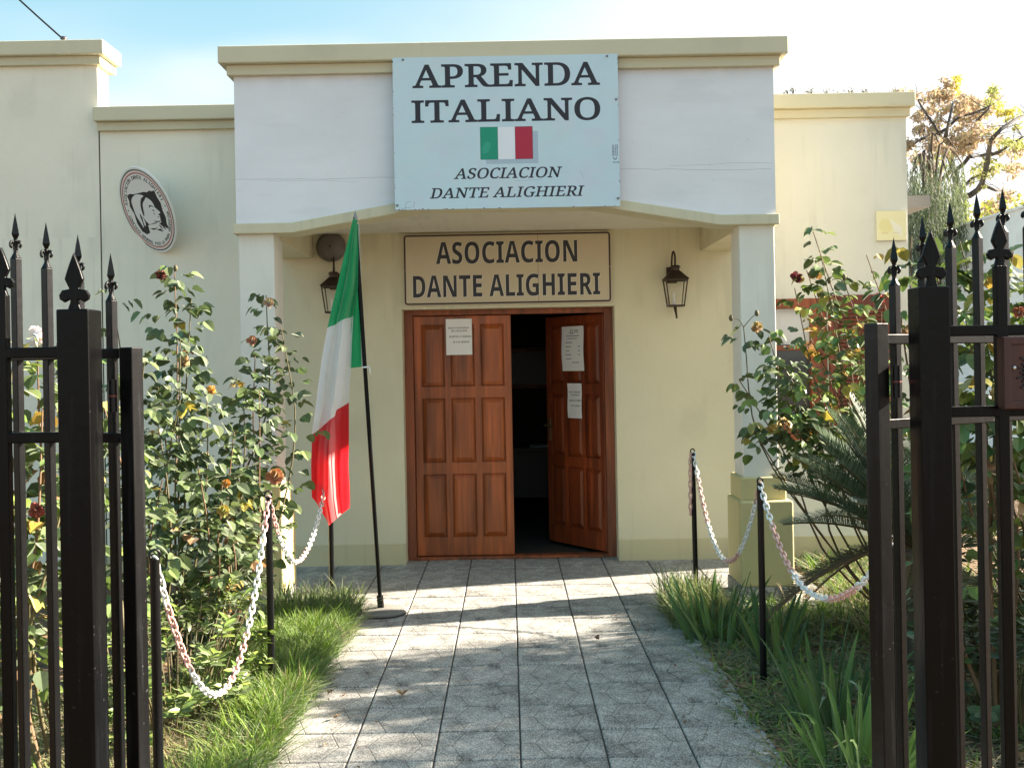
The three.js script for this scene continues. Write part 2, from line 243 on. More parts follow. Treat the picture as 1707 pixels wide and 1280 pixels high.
    for (const [a, b] of cols) for (const [c, e] of rows) {
      const x0 = X(a) + 0.012, x1 = X(b) - 0.012, y0 = c + 0.012, y1 = e - 0.012, q = 0.036;
      const s = poly(hole(x0 + q, x1 - q, y0 + q, y1 - q));
      obj('panel', metric(new THREE.ExtrudeGeometry(s, { depth: 0.004, bevelEnabled: true, bevelSize: q, bevelThickness: 0.018, bevelSegments: 1 }).translate(0, 0, -0.024)), mat, d);
    }
    return d;
  }
  leaf(M.door, false).position.set(-0.788, 0, zD + 0.01);
  const rl = leaf(M.doorDark, true); rl.position.set(0.79, 0, zD - 0.03); rl.rotation.y = -0.97;
  const hd = [rod(V(-0.765, 1.06, 0.01), V(-0.765, 1.06, 0.06), 0.011), tube([V(-0.765, 1.06, 0.058), V(-0.74, 1.062, 0.062), V(-0.655, 1.05, 0.06)], 0.009, 8, 8), new RoundedBoxGeometry(0.035, 0.2, 0.006, 1, 0.002).translate(-0.765, 1.02, 0.003)];
  obj('handle', merge(hd), std({ color: lin(0.35, 0.25, 0.12), metalness: 0.8, roughness: 0.35 }), rl);
  // the dark room behind the door
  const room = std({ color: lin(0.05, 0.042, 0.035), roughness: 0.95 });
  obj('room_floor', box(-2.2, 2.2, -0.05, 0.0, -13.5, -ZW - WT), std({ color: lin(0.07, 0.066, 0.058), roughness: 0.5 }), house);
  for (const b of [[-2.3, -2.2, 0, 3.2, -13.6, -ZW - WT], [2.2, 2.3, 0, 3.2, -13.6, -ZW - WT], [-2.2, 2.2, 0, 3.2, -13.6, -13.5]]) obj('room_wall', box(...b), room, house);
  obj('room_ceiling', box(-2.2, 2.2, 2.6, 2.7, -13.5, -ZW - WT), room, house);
}
// things seen dimly inside
{
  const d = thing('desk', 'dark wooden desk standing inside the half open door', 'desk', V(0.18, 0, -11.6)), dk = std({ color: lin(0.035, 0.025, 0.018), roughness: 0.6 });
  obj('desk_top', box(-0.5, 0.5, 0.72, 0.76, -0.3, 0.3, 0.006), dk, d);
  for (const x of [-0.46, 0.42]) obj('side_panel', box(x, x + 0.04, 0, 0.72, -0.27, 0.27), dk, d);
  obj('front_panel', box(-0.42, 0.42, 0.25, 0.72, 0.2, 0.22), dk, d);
  const p = thing('picture_frame', 'framed picture on the wall of the dark room', 'picture', V(0.25, 1.55, -13.49));
  obj('frame', extr([[-0.32, -0.24], [0.32, -0.24], [0.32, 0.24], [-0.32, 0.24]], 0.03, 0.004, [[[-0.28, -0.2], [-0.28, 0.2], [0.28, 0.2], [0.28, -0.2]]]), M.frame, p);
  obj('print', box(-0.28, 0.28, -0.2, 0.2, 0.002, 0.008), std({ color: lin(0.4, 0.4, 0.38), roughness: 0.9 }), p);
  tag(obj('paper_sheet', box(-0.1, 0.11, 0, 0.004, -0.15, 0.15), std({ color: lin(0.7, 0.7, 0.7), roughness: 0.9 })), 'white paper sheet lying on the dark desk indoors', 'paper').position.set(0.3, 0.7635, -11.5);
}
// ------------------------------------------------------------------ signs
const signSide = std({ color: lin(0.5, 0.52, 0.53), roughness: 0.6 });
const faceMats = (front) => [signSide, signSide, signSide, signSide, front, signSide];
{
  const serif = 'bold SIZEpx serif', W = 1536, H = 1040;
  const t = print(W, H, (g) => {
    g.fillStyle = '#c5dbe6'; g.fillRect(0, 0, W, H);
    const r = rng(3); for (let i = 0; i < 260; i++) { g.fillStyle = `rgba(${160 + r() * 60},${185 + r() * 40},${205 + r() * 30},0.05)`; g.beginPath(); g.ellipse(r() * W, r() * H, 30 + r() * 160, 20 + r() * 90, r() * 3, 0, 7); g.fill(); }
    const ink = '#22212c';
    words(g, 'APRENDA', 0.090 * W, 0.918 * W, 0.199 * H, 0.148 * H, 'SIZEpx serif', ink, 0, 3.2);
    words(g, 'ITALIANO', 0.082 * W, 0.917 * W, 0.428 * H, 0.143 * H, 'SIZEpx serif', ink, 0, 3.2);
    const fx = 0.384 * W, fw = 0.232 * W, fy = 0.467 * H, fh = 0.212 * H;
    g.fillStyle = '#aabccb'; g.fillRect(fx + 0.024 * W, fy + 0.03 * H, fw, fh);
    ['#119072', '#e6eaf1', '#b01f3e'].forEach((c, i) => { g.fillStyle = c; g.fillRect(fx + i * fw / 3, fy, fw / 3, fh); });
    g.strokeStyle = 'rgba(60,20,40,0.55)'; g.lineWidth = 3; g.strokeRect(fx + 2 * fw / 3, fy, fw / 3, fh); g.strokeStyle = 'rgba(10,60,60,0.5)'; g.strokeRect(fx, fy, fw / 3, fh);
    g.fillStyle = 'rgba(120,200,180,0.25)'; g.beginPath(); g.ellipse(fx + 40, fy + 140, 26, 44, 0.4, 0, 7); g.fill();
    words(g, 'ASOCIACION', 0.264 * W, 0.745 * W, 0.803 * H, 0.068 * H, 'SIZEpx serif', ink, 0.26, 2.6);
    words(g, 'DANTE ALIGHIERI', 0.155 * W, 0.842 * W, 0.928 * H, 0.066 * H, 'SIZEpx serif', ink, 0.26, 2.6);
    g.save(); g.translate(0.992 * W, 0.715 * H); g.rotate(-Math.PI / 2); const k = '#3c4a58'; words(g, '[', 0, 8, 0, 34, 'bold SIZEpx sans-serif', k); words(g, 'C', 20, 40, -6, 24, 'bold SIZEpx sans-serif', k); words(g, 'SORENTI', 46, 122, -22, 14, 'bold SIZEpx sans-serif', k); words(g, 'LETREROS', 46, 122, -9, 8, 'bold SIZEpx sans-serif', k); words(g, '02302-422665', 46, 124, 2, 8, 'bold SIZEpx sans-serif', k); g.restore();
    // chipped edges and scratches
    g.fillStyle = '#4d4a48'; for (let i = 0; i < 46; i++) { const e = r(); if (e < 0.5) g.fillRect(r() * W, H - 3 - r() * 4, 3 + r() * 9, 5); else if (e < 0.75) g.fillRect(W - 4, r() * H, 4, 2 + r() * 6); else g.fillRect(0, r() * H, 4, 2 + r() * 6); }
    g.strokeStyle = 'rgba(70,70,72,0.7)'; g.lineWidth = 2; g.beginPath(); g.moveTo(70, H - 12); g.lineTo(76, H - 50); g.lineTo(106, H - 56); g.moveTo(50, H - 10); g.lineTo(112, H - 16); g.moveTo(126, H - 14); g.lineTo(134, H - 56); g.stroke();
    g.strokeStyle = 'rgba(120,140,150,0.6)'; g.beginPath(); g.moveTo(820, 856); g.lineTo(1000, 850); g.moveTo(1268, 790); g.lineTo(1290, 850); g.stroke();
  });
  const s = thing('sign', 'large pale blue sign reading APRENDA ITALIANO on the canopy front', 'sign', V(0, 3.163, -ZC + 0.075));
  const c0 = at(654, 95, ZC - 0.1), c1 = at(1030, 90, ZC - 0.1), c2 = at(1034, 343, ZC - 0.1), c3 = at(658, 350, ZC - 0.1);
  const cx = (c0.x + c1.x + c2.x + c3.x) / 4, top = (c0.y + c1.y) / 2, bot = (c2.y + c3.y) / 2, w = ((c1.x - c0.x) + (c2.x - c3.x)) / 2;
  s.position.set(cx, (top + bot) / 2, -ZC + 0.085);
  obj('panel', new THREE.BoxGeometry(w, top - bot, 0.02), faceMats(std({ map: t, roughness: 0.55 })), s);
  const screw = new THREE.CylinderGeometry(0.008, 0.009, 0.006, 10).rotateX(Math.PI / 2);
  for (const [x, y] of [[-0.68, 0.485], [0.68, 0.485], [0.735, 0.2], [0.735, -0.45], [-0.735, -0.47]]) obj('bolt', screw, M.greymetal, s).position.set(x * w / 1.5, y * (top - bot), 0.012);
  for (const x of [-0.55, 0.55]) obj('bracket', box(x - 0.03, x + 0.03, -0.35, 0.3, -0.078, -0.01), M.greymetal, s);
}
{
  const W = 1408, H = 480, t = print(W, H, (g) => {
    g.fillStyle = '#cbbda3'; g.fillRect(0, 0, W, H);
    const r = rng(4); for (let i = 0; i < 200; i++) { g.fillStyle = `rgba(${180 + r() * 40},${165 + r() * 35},${135 + r() * 40},0.06)`; g.beginPath(); g.ellipse(r() * W, r() * H, 20 + r() * 120, 14 + r() * 50, r() * 3, 0, 7); g.fill(); }
    g.strokeStyle = '#35272a'; g.lineWidth = 11; g.beginPath(); g.roundRect(11, 11, W - 22, H - 22, 16); g.stroke();
    const ft = 'bold SIZEpx sans-serif';
    for (const [x, a, b, y] of [['ASOCIACION', 0.158, 0.838, 0.42], ['DANTE ALIGHIERI', 0.045, 0.945, 0.884]]) { words(g, x, a * W - 3, b * W - 3, y * H - 1, 0.306 * H, ft, '#e0d8c8'); words(g, x, a * W + 4, b * W + 4, y * H + 3, 0.300 * H, ft, '#e0d8c8'); words(g, x, a * W, b * W, y * H, 0.304 * H, ft, '#2d2d38'); }
    g.fillStyle = 'rgba(80,66,50,0.7)'; g.fillRect(0.647 * W, 12, 2.5, H - 24);
  });
  const c0 = at(671, 391, ZW - 0.03), c1 = at(1018, 385, ZW - 0.03), c2 = at(1020.5, 503, ZW - 0.03), c3 = at(674, 511, ZW - 0.03);
  const s = thing('sign', 'beige sign with dark frame reading ASOCIACION above the double door', 'sign', V((c0.x + c2.x) / 2, (c0.y + c1.y + c2.y + c3.y) / 4, -ZW + 0.02));
  obj('panel', new THREE.BoxGeometry(c1.x - c0.x, (c0.y + c1.y - c2.y - c3.y) / 2, 0.03), faceMats(std({ map: t, roughness: 0.6 })), s);
  for (const sx of [-1, 1]) obj('screw', new THREE.SphereGeometry(0.007, 8, 6), M.greymetal, s).position.set(sx * 0.83, 0.0, 0.016);
}
{ // oval emblem, tilted away from the wall
  const W = 768, H = 960, t = print(W, H, (g) => {
    g.fillStyle = '#e4e5e2'; g.fillRect(0, 0, W, H); g.translate(W / 2, H / 2); const rx = W / 2, ry = H / 2;
    const ring = (k, c, lw) => { g.strokeStyle = c; g.lineWidth = lw; g.beginPath(); g.ellipse(0, 0, rx * k, ry * k, 0, 0, 7); g.stroke(); };
    ring(0.93, '#3c423c', 13); ring(0.885, '#e6c9c4', 18); ring(0.855, '#8c4548', 11);
    const arc = (text, a0, a1, k, up, size) => { const n = text.length; for (let i = 0; i < n; i++) { const a = a0 + (a1 - a0) * i / (n - 1); g.save(); const x = Math.cos(a) * rx * k, y = Math.sin(a) * ry * k; g.translate(x, y); g.rotate(Math.atan2(Math.sin(a) * rx, Math.cos(a) * ry) + (up ? Math.PI / 2 : -Math.PI / 2)); g.font = `bold ${size}px sans-serif`; g.textAlign = 'center'; g.fillStyle = '#26292a'; g.fillText(text[i], 0, up ? 20 : 24); g.restore(); } };
    arc('\u2022 ASOCIACION DANTE ALIGHIERI \u2022', Math.PI * 1.02, Math.PI * 1.98, 0.765, true, 56);
    arc('COMITATO GENERAL PICO LA PAMPA ARGENTINA', Math.PI * 0.96, Math.PI * 0.04, 0.765, false, 48);
    g.scale(1.14, 1.06);
    // woodcut head in profile on a ragged black patch
    const P = (pts, c) => { g.fillStyle = c; g.beginPath(); pts.forEach((p, i) => g[i ? 'lineTo' : 'moveTo'](p[0], p[1])); g.closePath(); g.fill(); };
    const C = (pts, c) => { const n = pts.length, md = (i) => [(pts[i % n][0] + pts[(i + 1) % n][0]) / 2, (pts[i % n][1] + pts[(i + 1) % n][1]) / 2]; g.fillStyle = c; g.beginPath(); g.moveTo(...md(n - 1)); for (let i = 0; i < n; i++) g.quadraticCurveTo(...pts[i], ...md(i)); g.closePath(); g.fill(); };
    P([[-200, -175], [-150, -190], [-100, -180], [-20, -186], [40, -190], [90, -182], [120, -196], [150, -185], [190, -190], [195, -120], [215, -60], [205, 20], [214, 90], [196, 160], [205, 205], [150, 200], [90, 140], [-60, 150], [-70, 230], [-120, 245], [-170, 210], [-200, 120], [-192, 20], [-214, -60], [-196, -120]], '#23252a');
    const pale = '#e2e3e1';
    C([[-20, -172], [-90, -178], [-170, -130], [-176, -40], [-178, 40], [-150, 120], [-132, 190], [-120, 120], [-126, 60], [-116, 10], [-100, 60], [-112, 130], [-104, 170], [-80, 120], [-96, 40], [-70, -20], [-30, -80], [0, -120], [30, -150]], pale);
    C([[-60, -60], [-20, -120], [40, -140], [84, -110], [106, -84], [116, -50], [112, -26], [136, 0], [166, 30], [160, 44], [140, 50], [126, 48], [128, 56], [146, 70], [140, 84], [134, 88], [140, 100], [128, 110], [140, 126], [110, 150], [84, 140], [40, 132], [0, 140], [-40, 150], [-80, 90], [-96, 20], [-60, -60]], pale);
    C([[-80, 30], [-70, -60], [-20, -140], [60, -150], [20, -110], [-30, -80], [-50, 0], [-54, 30], [-66, 50], [-70, 60]], '#23252a');
    P([[40, -40], [60, -52], [92, -40], [104, -20], [84, -34], [60, -36], [44, -22]], '#23252a'); P([[72, -4], [96, 8], [92, 18], [70, 8]], '#23252a'); P([[70, 20], [84, 40], [78, 60]], '#23252a'); P([[98, 78], [140, 76], [120, 84]], '#23252a'); P([[36, 112], [100, 122], [134, 118], [110, 132], [60, 128]], '#23252a');
    P([[-50, 186], [30, 190], [70, 176], [30, 200], [-10, 206]], '#23252a'); P([[30, 206], [90, 200], [120, 236], [84, 226]], '#23252a');
    for (let i = 0; i < 5; i++) P([[60 + i * 22, 150 + i * 8], [84 + i * 22, 160 + i * 10], [104 + i * 20, 214 + i * 4], [80 + i * 20, 190 + i * 4]], i % 2 ? '#23252a' : pale);
  });
  const a = 0.275, b = 0.352, s = new THREE.Shape(); s.absellipse(0, 0, a, b, 0, Math.PI * 2);
  const g = new THREE.ExtrudeGeometry(s, { depth: 0.008, bevelEnabled: true, bevelSize: 0.006, bevelThickness: 0.004, bevelSegments: 2, curveSegments: 48 });
  const p = g.attributes.position, uv = g.attributes.uv; for (let i = 0; i < p.count; i++) uv.setXY(i, p.getX(i) / a / 2.04 + 0.5, p.getY(i) / b / 2.04 + 0.5);
  const r = V(0.235, 0.0, 0.145).normalize(), up = V(-0.08, 0.33, 0.13); up.addScaledVector(r, -up.dot(r)).normalize();
  const o = thing('emblem', 'oval white emblem with a hooded head in profile, tilted off the left wall', 'emblem', at(246.5, 350, ZW - 0.17));
  const plate = obj('plate', g, std({ map: t, roughness: 0.45 }), o);
  o.quaternion.setFromRotationMatrix(new THREE.Matrix4().makeBasis(r, up, r.clone().cross(up)));
  obj('bracket', rod(V(0, 0, -0.002), V(-0.05, 0.02, -0.16), 0.012), M.greymetal, o);
}
const notice = (w, h, draw) => print(w, h, (g) => { g.fillStyle = '#e9e6e4'; g.fillRect(0, 0, w, h); draw(g); });
function sheet(w, h, wavy, seed) { const g = new THREE.PlaneGeometry(w, h, 8, 12), p = g.attributes.position; for (let i = 0; i < p.count; i++) p.setZ(i, wavy * (Math.sin(p.getY(i) / h * 7 + seed) * 0.5 + Math.sin(p.getX(i) / w * 4 + seed * 2) * 0.5) + wavy); g.computeVertexNormals(); return g; }
{
  const sf = 'bold SIZEpx serif', k = '#2f2d33';
  const hours = notice(320, 440, (g) => { words(g, 'DIAS Y HORARIOS', 30, 282, 120, 20, sf, k); words(g, 'DE ATENCION', 66, 264, 156, 20, sf, k); words(g, 'MARTES A VIERNES', 40, 312, 226, 20, sf, k); words(g, '18 A 21 HORAS', 84, 284, 292, 20, sf, k); });
  const list = notice(320, 560, (g) => { words(g, 'DA', 118, 160, 58, 22, sf, k); words(g, 'DA', 108, 170, 96, 30, sf, k); words(g, 'NTE', 176, 236, 80, 36, sf, k); g.fillStyle = '#77747a'; for (const [x, y, w] of [[60, 116, 190], [80, 148, 140], [58, 198, 90], [58, 250, 74], [236, 250, 40], [70, 302, 40], [240, 302, 30], [58, 352, 84], [236, 352, 30], [66, 402, 70], [140, 450, 110]]) g.fillRect(x, y, w, 9); });
  const a = at(765, 561.5, ZW + 0.192), s1 = thing('paper_notice', 'white notice of opening hours taped on the closed left door', 'notice', V(a.x, a.y, -ZW - 0.198));
  obj('sheet', sheet(0.216, 0.298, 0.002, 1), M.paper(hours), s1);
  // two on the open leaf: its hinge line and direction
  const hz = V(0.79, 0, -ZW - 0.24), dir = V(-Math.cos(0.97), 0, -Math.sin(0.97)), nrm = V(-Math.sin(0.97), 0, Math.cos(0.97));
  const q = (px, py) => { const d = at(px, py, 1).sub(V(0, EYE, 0)), t = hz.clone().sub(V(0, EYE, 0)).dot(nrm) / d.dot(nrm); return V(0, EYE, 0).addScaledVector(d, t).addScaledVector(nrm, 0.004); };
  const p2 = q(956.5, 581), p3 = q(959.5, 668);
  const s2 = thing('paper_notice', 'long wavy paper list taped high on the open right door', 'notice', p2); obj('sheet', sheet(0.30, 0.385, 0.008, 2), M.paper(list), s2); s2.rotation.y = -0.97;
  const s3 = thing('paper_notice', 'small paper notice hanging below the long list on the open door', 'notice', p3); obj('sheet', sheet(0.205, 0.30, 0.006, 3), M.paper(hours), s3); s3.rotation.y = -0.97;
  const pl = thing('plaque', 'faded yellow square plaque on the wall right of the canopy', 'plaque', at(1486, 376, ZW - 0.015));
  const f = notice(256, 256, (g) => { g.fillStyle = '#e6dfb4'; g.fillRect(0, 0, 256, 256); g.fillStyle = '#e3d9a0'; g.beginPath(); g.arc(80, 130, 62, 0, 7); g.fill(); g.fillStyle = '#e7e3d2'; g.beginPath(); g.moveTo(110, 70); g.lineTo(220, 140); g.lineTo(220, 230); g.lineTo(150, 170); g.closePath(); g.fill(); g.fillStyle = '#d8c79a'; g.fillRect(40, 190, 60, 7); g.fillStyle = '#d5cdb8'; g.fillRect(140, 188, 60, 7); });
  obj('face', new THREE.BoxGeometry(0.238, 0.238, 0.016), faceMats(std({ map: f, roughness: 0.6 })), pl);
  obj('edging', extr([[-0.122, -0.122], [0.122, -0.122], [0.122, 0.122], [-0.122, 0.122]], 0.012, 0.001, [[[-0.119, -0.119], [-0.119, 0.119], [0.119, 0.119], [0.119, -0.119]]]).translate(0, 0, -0.008), std({ color: lin(0.55, 0.53, 0.45), roughness: 0.6 }), pl);
}
// ------------------------------------------------------------------ wall lanterns, bell, roof cable, neighbour's wall
function lantern(label, pos) {
  const L = thing('wall_lantern', label, 'lantern', pos, null), b = M.bronze, w0 = 0.085, w1 = 0.06, h = 0.2;
  const bars = []; for (const [i, j] of [[-1, -1], [1, -1], [1, 1], [-1, 1]]) bars.push(rod(V(i * w0, 0, j * w0), V(i * w1, -h, j * w1), 0.0055, 6));
  obj('cage', merge(bars), b, L);
  const ringG = (w, y, t) => merge([[-w, w, -w, -w + t], [-w, w, w - t, w], [-w, -w + t, -w + t, w - t], [w - t, w, -w + t, w - t]].map(([a, c, d, e]) => box(a, c, y - t / 2, y + t / 2, d, e)));
  obj('top_ring', ringG(w0 + 0.006, 0, 0.012), b, L); obj('base', box(-w1 - 0.006, w1 + 0.006, -h - 0.012, -h + 0.002, -w1 - 0.006, w1 + 0.006, 0.003), b, L);
  const pane = new THREE.PlaneGeometry(0.14, h - 0.012), pp = pane.attributes.position; for (let i = 0; i < 4; i++) { const y = pp.getY(i) > 0 ? 1 : 0; pp.setX(i, Math.sign(pp.getX(i)) * (y ? w0 - 0.006 : w1 - 0.006)); pp.setZ(i, y ? w0 - 0.002 : w1 - 0.002); } pane.computeVertexNormals(); pane.translate(0, -h / 2, 0);
  for (let k = 0; k < 4; k++) { const m = obj('pane', pane, M.glass, L); m.rotation.y = k * Math.PI / 2; }
  obj('roof', merge([new THREE.CylinderGeometry(0.045, 0.14, 0.07, 4, 1).rotateY(Math.PI / 4).translate(0, 0.041, 0), new THREE.CylinderGeometry(0.036, 0.036, 0.035, 16).translate(0, 0.09, 0), new THREE.CylinderGeometry(0.03, 0.046, 0.014, 16).translate(0, 0.112, 0)]), b, L);
  obj('candle_tube', merge([new THREE.CylinderGeometry(0.011, 0.011, 0.09, 10).translate(-0.015, -h + 0.055, 0), new THREE.CylinderGeometry(0.012, 0.014, 0.03, 10).translate(-0.015, -h + 0.016, 0)]), std({ color: lin(0.75, 0.73, 0.65), roughness: 0.5 }), L);
  obj('arm', merge([tube([V(0, 0.115, 0), V(0.002, 0.2, -0.01), V(-0.005, 0.235, -0.05), V(-0.01, 0.2, -0.085), V(-0.01, 0.06, -0.125)], 0.008, 20, 8), tube([V(0, -h - 0.01, 0), V(0.004, -h - 0.06, -0.01), V(0.012, -h - 0.1, -0.04)], 0.008, 8, 8), rod(V(0.012, -h - 0.1, -0.04), V(0.0, -h + 0.02, -0.13), 0.006, 6)]), b, L);
  obj('wall_plate', new RoundedBoxGeometry(0.085, 0.13, 0.016, 2, 0.004).translate(-0.01, 0.05, -0.135), b, L);
}
{ const a = at(1126, 467, ZW - 0.145), b = at(556, 478, ZW - 0.145); lantern('bronze wall lantern to the right of the beige sign', V(a.x, a.y, -ZW + 0.145)); lantern('bronze wall lantern half hidden behind the flag', V(b.x, b.y, -ZW + 0.145)); }
{
  const b = thing('alarm_bell', 'round grey metal disc high on the porch wall above the left lantern', 'bell', at(552, 412, ZW - 0.0)), q = (...v) => v.map(([x, y]) => new THREE.Vector2(x, y));
  obj('gong', new THREE.LatheGeometry(q([0, 0.075], [0.04, 0.074], [0.08, 0.066], [0.105, 0.05], [0.117, 0.03], [0.121, 0.022], [0.117, 0.022], [0.1, 0.045], [0, 0.06]), 40).rotateX(Math.PI / 2), std({ color: lin(0.17, 0.15, 0.14), roughness: 0.5, metalness: 0.3 }), b);
  obj('bolt', new THREE.CylinderGeometry(0.009, 0.009, 0.012, 6).rotateX(Math.PI / 2).translate(0, 0, 0.08), M.bronze, b);
  obj('mount', new THREE.CylinderGeometry(0.07, 0.07, 0.03, 24).rotateX(Math.PI / 2).translate(0, 0, 0.015), M.greymetal, b);
}
{
  const p = at(95, 62, 9.05), c = thing('roof_cable', 'thin cable tied to an insulator on the left parapet', 'cable', V(p.x, 4.286, -9.18));
  obj('wire', tube([V(0, 0.045, 0), V(-0.33, 0.36, 0.1), V(-1.4, 1.45, 0.5), V(-4, 4.3, 1.6)], 0.008, 24, 6), M.iron, c);
  obj('insulator', new THREE.LatheGeometry([[0, 0], [0.02, 0], [0.02, 0.015], [0.034, 0.02], [0.03, 0.035], [0.018, 0.042], [0.03, 0.05], [0.022, 0.07], [0, 0.075]].map((v) => new THREE.Vector2(...v)), 14), std({ color: lin(0.05, 0.045, 0.05), roughness: 0.4 }), c);
  obj('pigtail', tube([V(0, 0.03, 0), V(-0.08, 0.035, 0.01), V(-0.13, 0.03, 0.01), V(-0.15, 0.004, 0.0)], 0.006, 10, 5), M.iron, c);
}
{
  const X = 8.5, h = EYE + 0.278 * X, w = thing('boundary_wall', 'plain white neighbouring wall running back behind the right fence', 'wall');
  obj('wall', box(X, X + 0.2, -0.05, h, -30, -13.5), M.nwall, w); obj('coping', box(X - 0.03, X + 0.23, h, h + 0.05, -30, -13.5, 0.01), M.nwall, w);
}

// ------------------------------------------------------------------ iron posts, fences and gate leaves
const mm = (k, pts) => pts.map(([x, y]) => [x * k, y * k]);
const half = [[30, 0], [15, 40], [14, 60], [30, 62], [52, 50], [70, 62], [73, 78], [60, 100], [36, 104], [22, 106], [20, 118], [42, 165], [30, 205], [14, 250], [0, 293]];
const fleur = (k) => extr([...mm(k, half), ...mm(k, half.slice(0, -1).map(([x, y]) => [-x, y])).reverse()], 0.008, 0.003).translate(0, 0, -0.004);
const postFinial = fleur(0.00044), barFinial = fleur(0.00037);
const spear = (() => {
  const blade = new THREE.LatheGeometry([[0.0045, 0.04], [0.0055, 0.048], [0.0125, 0.06], [0.0075, 0.085], [0.0, 0.116]].map((v) => new THREE.Vector2(...v)), 4).toNonIndexed(); blade.computeVertexNormals();
  const parts = [blade, new THREE.CylinderGeometry(0.0055, 0.0125, 0.014, 12).translate(0, 0.007, 0), new THREE.CylinderGeometry(0.005, 0.0055, 0.035, 8).translate(0, 0.03, 0), new THREE.SphereGeometry(0.008, 10, 6).scale(1, 0.5, 1).translate(0, 0.043, 0)];
  for (let k = 0; k < 4; k++) parts.push(new THREE.TubeGeometry(new THREE.CatmullRomCurve3([V(0.004, 0.02, 0), V(0.006, 0.036, 0), V(0.011, 0.043, 0), V(0.0165, 0.038, 0), V(0.017, 0.03, 0), V(0.0135, 0.028, 0)]), 10, 0.0032, 6).rotateY(k * Math.PI / 2));
  return merge(parts);
})();
function gatePost(label, x0, x1, top, z, d) {
  const g = thing('gate_post', label, 'gate post', V((x0 + x1) / 2, 0, -z - d / 2)), w = x1 - x0;
  obj('post', box(-w / 2, w / 2, -0.1, top, -d / 2, d / 2, 0.004), M.black, g);
  obj('finial', postFinial, M.black, g).position.set(0, top - 0.002, d / 2 - 0.02);
  return g;
}
gatePost('black square gate post with fleur finial left of the path', -1.049, -0.974, 1.771, 2.60, 0.088);
gatePost('black square gate post with fleur finial right of the path', 0.955, 1.027, 1.787, 2.60, 0.078);
const sq = (h, w = 0.022) => new RoundedBoxGeometry(w, h, w, 2, 0.003).translate(0, h / 2, 0);
function fence(label, xs, railY, end, topY) {
  const f = thing('iron_fence', label, 'fence', V(0, 0, -2.64));
  const a = Math.min(...xs, end), b = Math.max(...xs, end) ;
  for (const y of railY) obj('rail', box(a - (end < 0 ? 0.02 : 0), b + (end > 0 ? 0.02 : 0), y - 0.0125, y + 0.0125, -0.012, 0.012, 0.003), M.black, f);
  for (const x of xs) { const p = obj('bar', sq(topY - 0.12, 0.026), M.black, f); p.position.set(x, 0.03, 0.0); obj('finial', barFinial, M.black, p).position.set(0, topY - 0.122, 0); }
}
fence('section of black iron fence left of the left gate post', [-1.19, -1.31, -1.43], [1.672, 1.472, 0.25], -1.049, 1.90);
fence('section of black iron fence right of the right gate post', [1.16, 1.28, 1.40], [1.683, 1.493, 0.25], 1.027, 1.925);
function gateLeaf(label, hx, hz, s, ang, tops, x0, step, stile) {
  const g = thing('gate', label, 'gate', V(hx, 0, -hz)), n = tops.length, W = x0 + step * (n - 1) + 0.09; g.rotation.y = ang;
  obj('stile', box(Math.min(s * stile[0], s * stile[1]), Math.max(s * stile[0], s * stile[1]), 0.06, stile[2], -0.02, 0.02, 0.003), M.iron, g);
  obj('end_stile', box(Math.min(s * W, s * (W + 0.04)), Math.max(s * W, s * (W + 0.04)), 0.06, 1.75, -0.02, 0.02, 0.003), M.iron, g);
  for (const y of [1.668, 1.462, 0.3, 0.12]) obj('rail', box(Math.min(s * stile[1], s * W), Math.max(s * stile[1], s * W), y - 0.0125, y + 0.0125, -0.012, 0.012, 0.003), M.iron, g);
  tops.forEach((t, i) => { const b = obj('bar', sq(t - 0.115 - 0.1, 0.021), M.iron, g); b.position.set(s * (x0 + i * step), 0.1, 0); obj('finial', spear, M.iron, b).position.y = t - 0.215; });
  for (const y of [1.565, 0.4]) { const h = obj('hinge', new THREE.CylinderGeometry(0.0105, 0.0105, 0.078, 14).translate(s * (stile[0] + stile[3]), y, 0.03), M.iron, g); obj('washer', new THREE.CylinderGeometry(0.0112, 0.0112, 0.004, 14).translate(s * (stile[0] + stile[3]), y, 0.03), std({ color: lin(0.16, 0.03, 0.025), roughness: 0.5 }), h); }
}
const arcTops = [1.914, 1.966, 2.003, 2.033, 2.055, 2.07, 2.08, 2.085];
gateLeaf('open black iron gate leaf swung back behind the left fence', -0.899, 2.715, -1, -0.40, arcTops, 0.078, 0.103, [0, 0.04, 1.682, 0.052]);
gateLeaf('open black iron gate leaf swung back behind the right fence', 0.872, 2.70, 1, 0.53, [1.917, 1.976, 2.017, 2.045, 2.065, 2.08, 2.088, 2.09], 0.088, 0.105, [0, 0.042, 1.707, 0.055]);
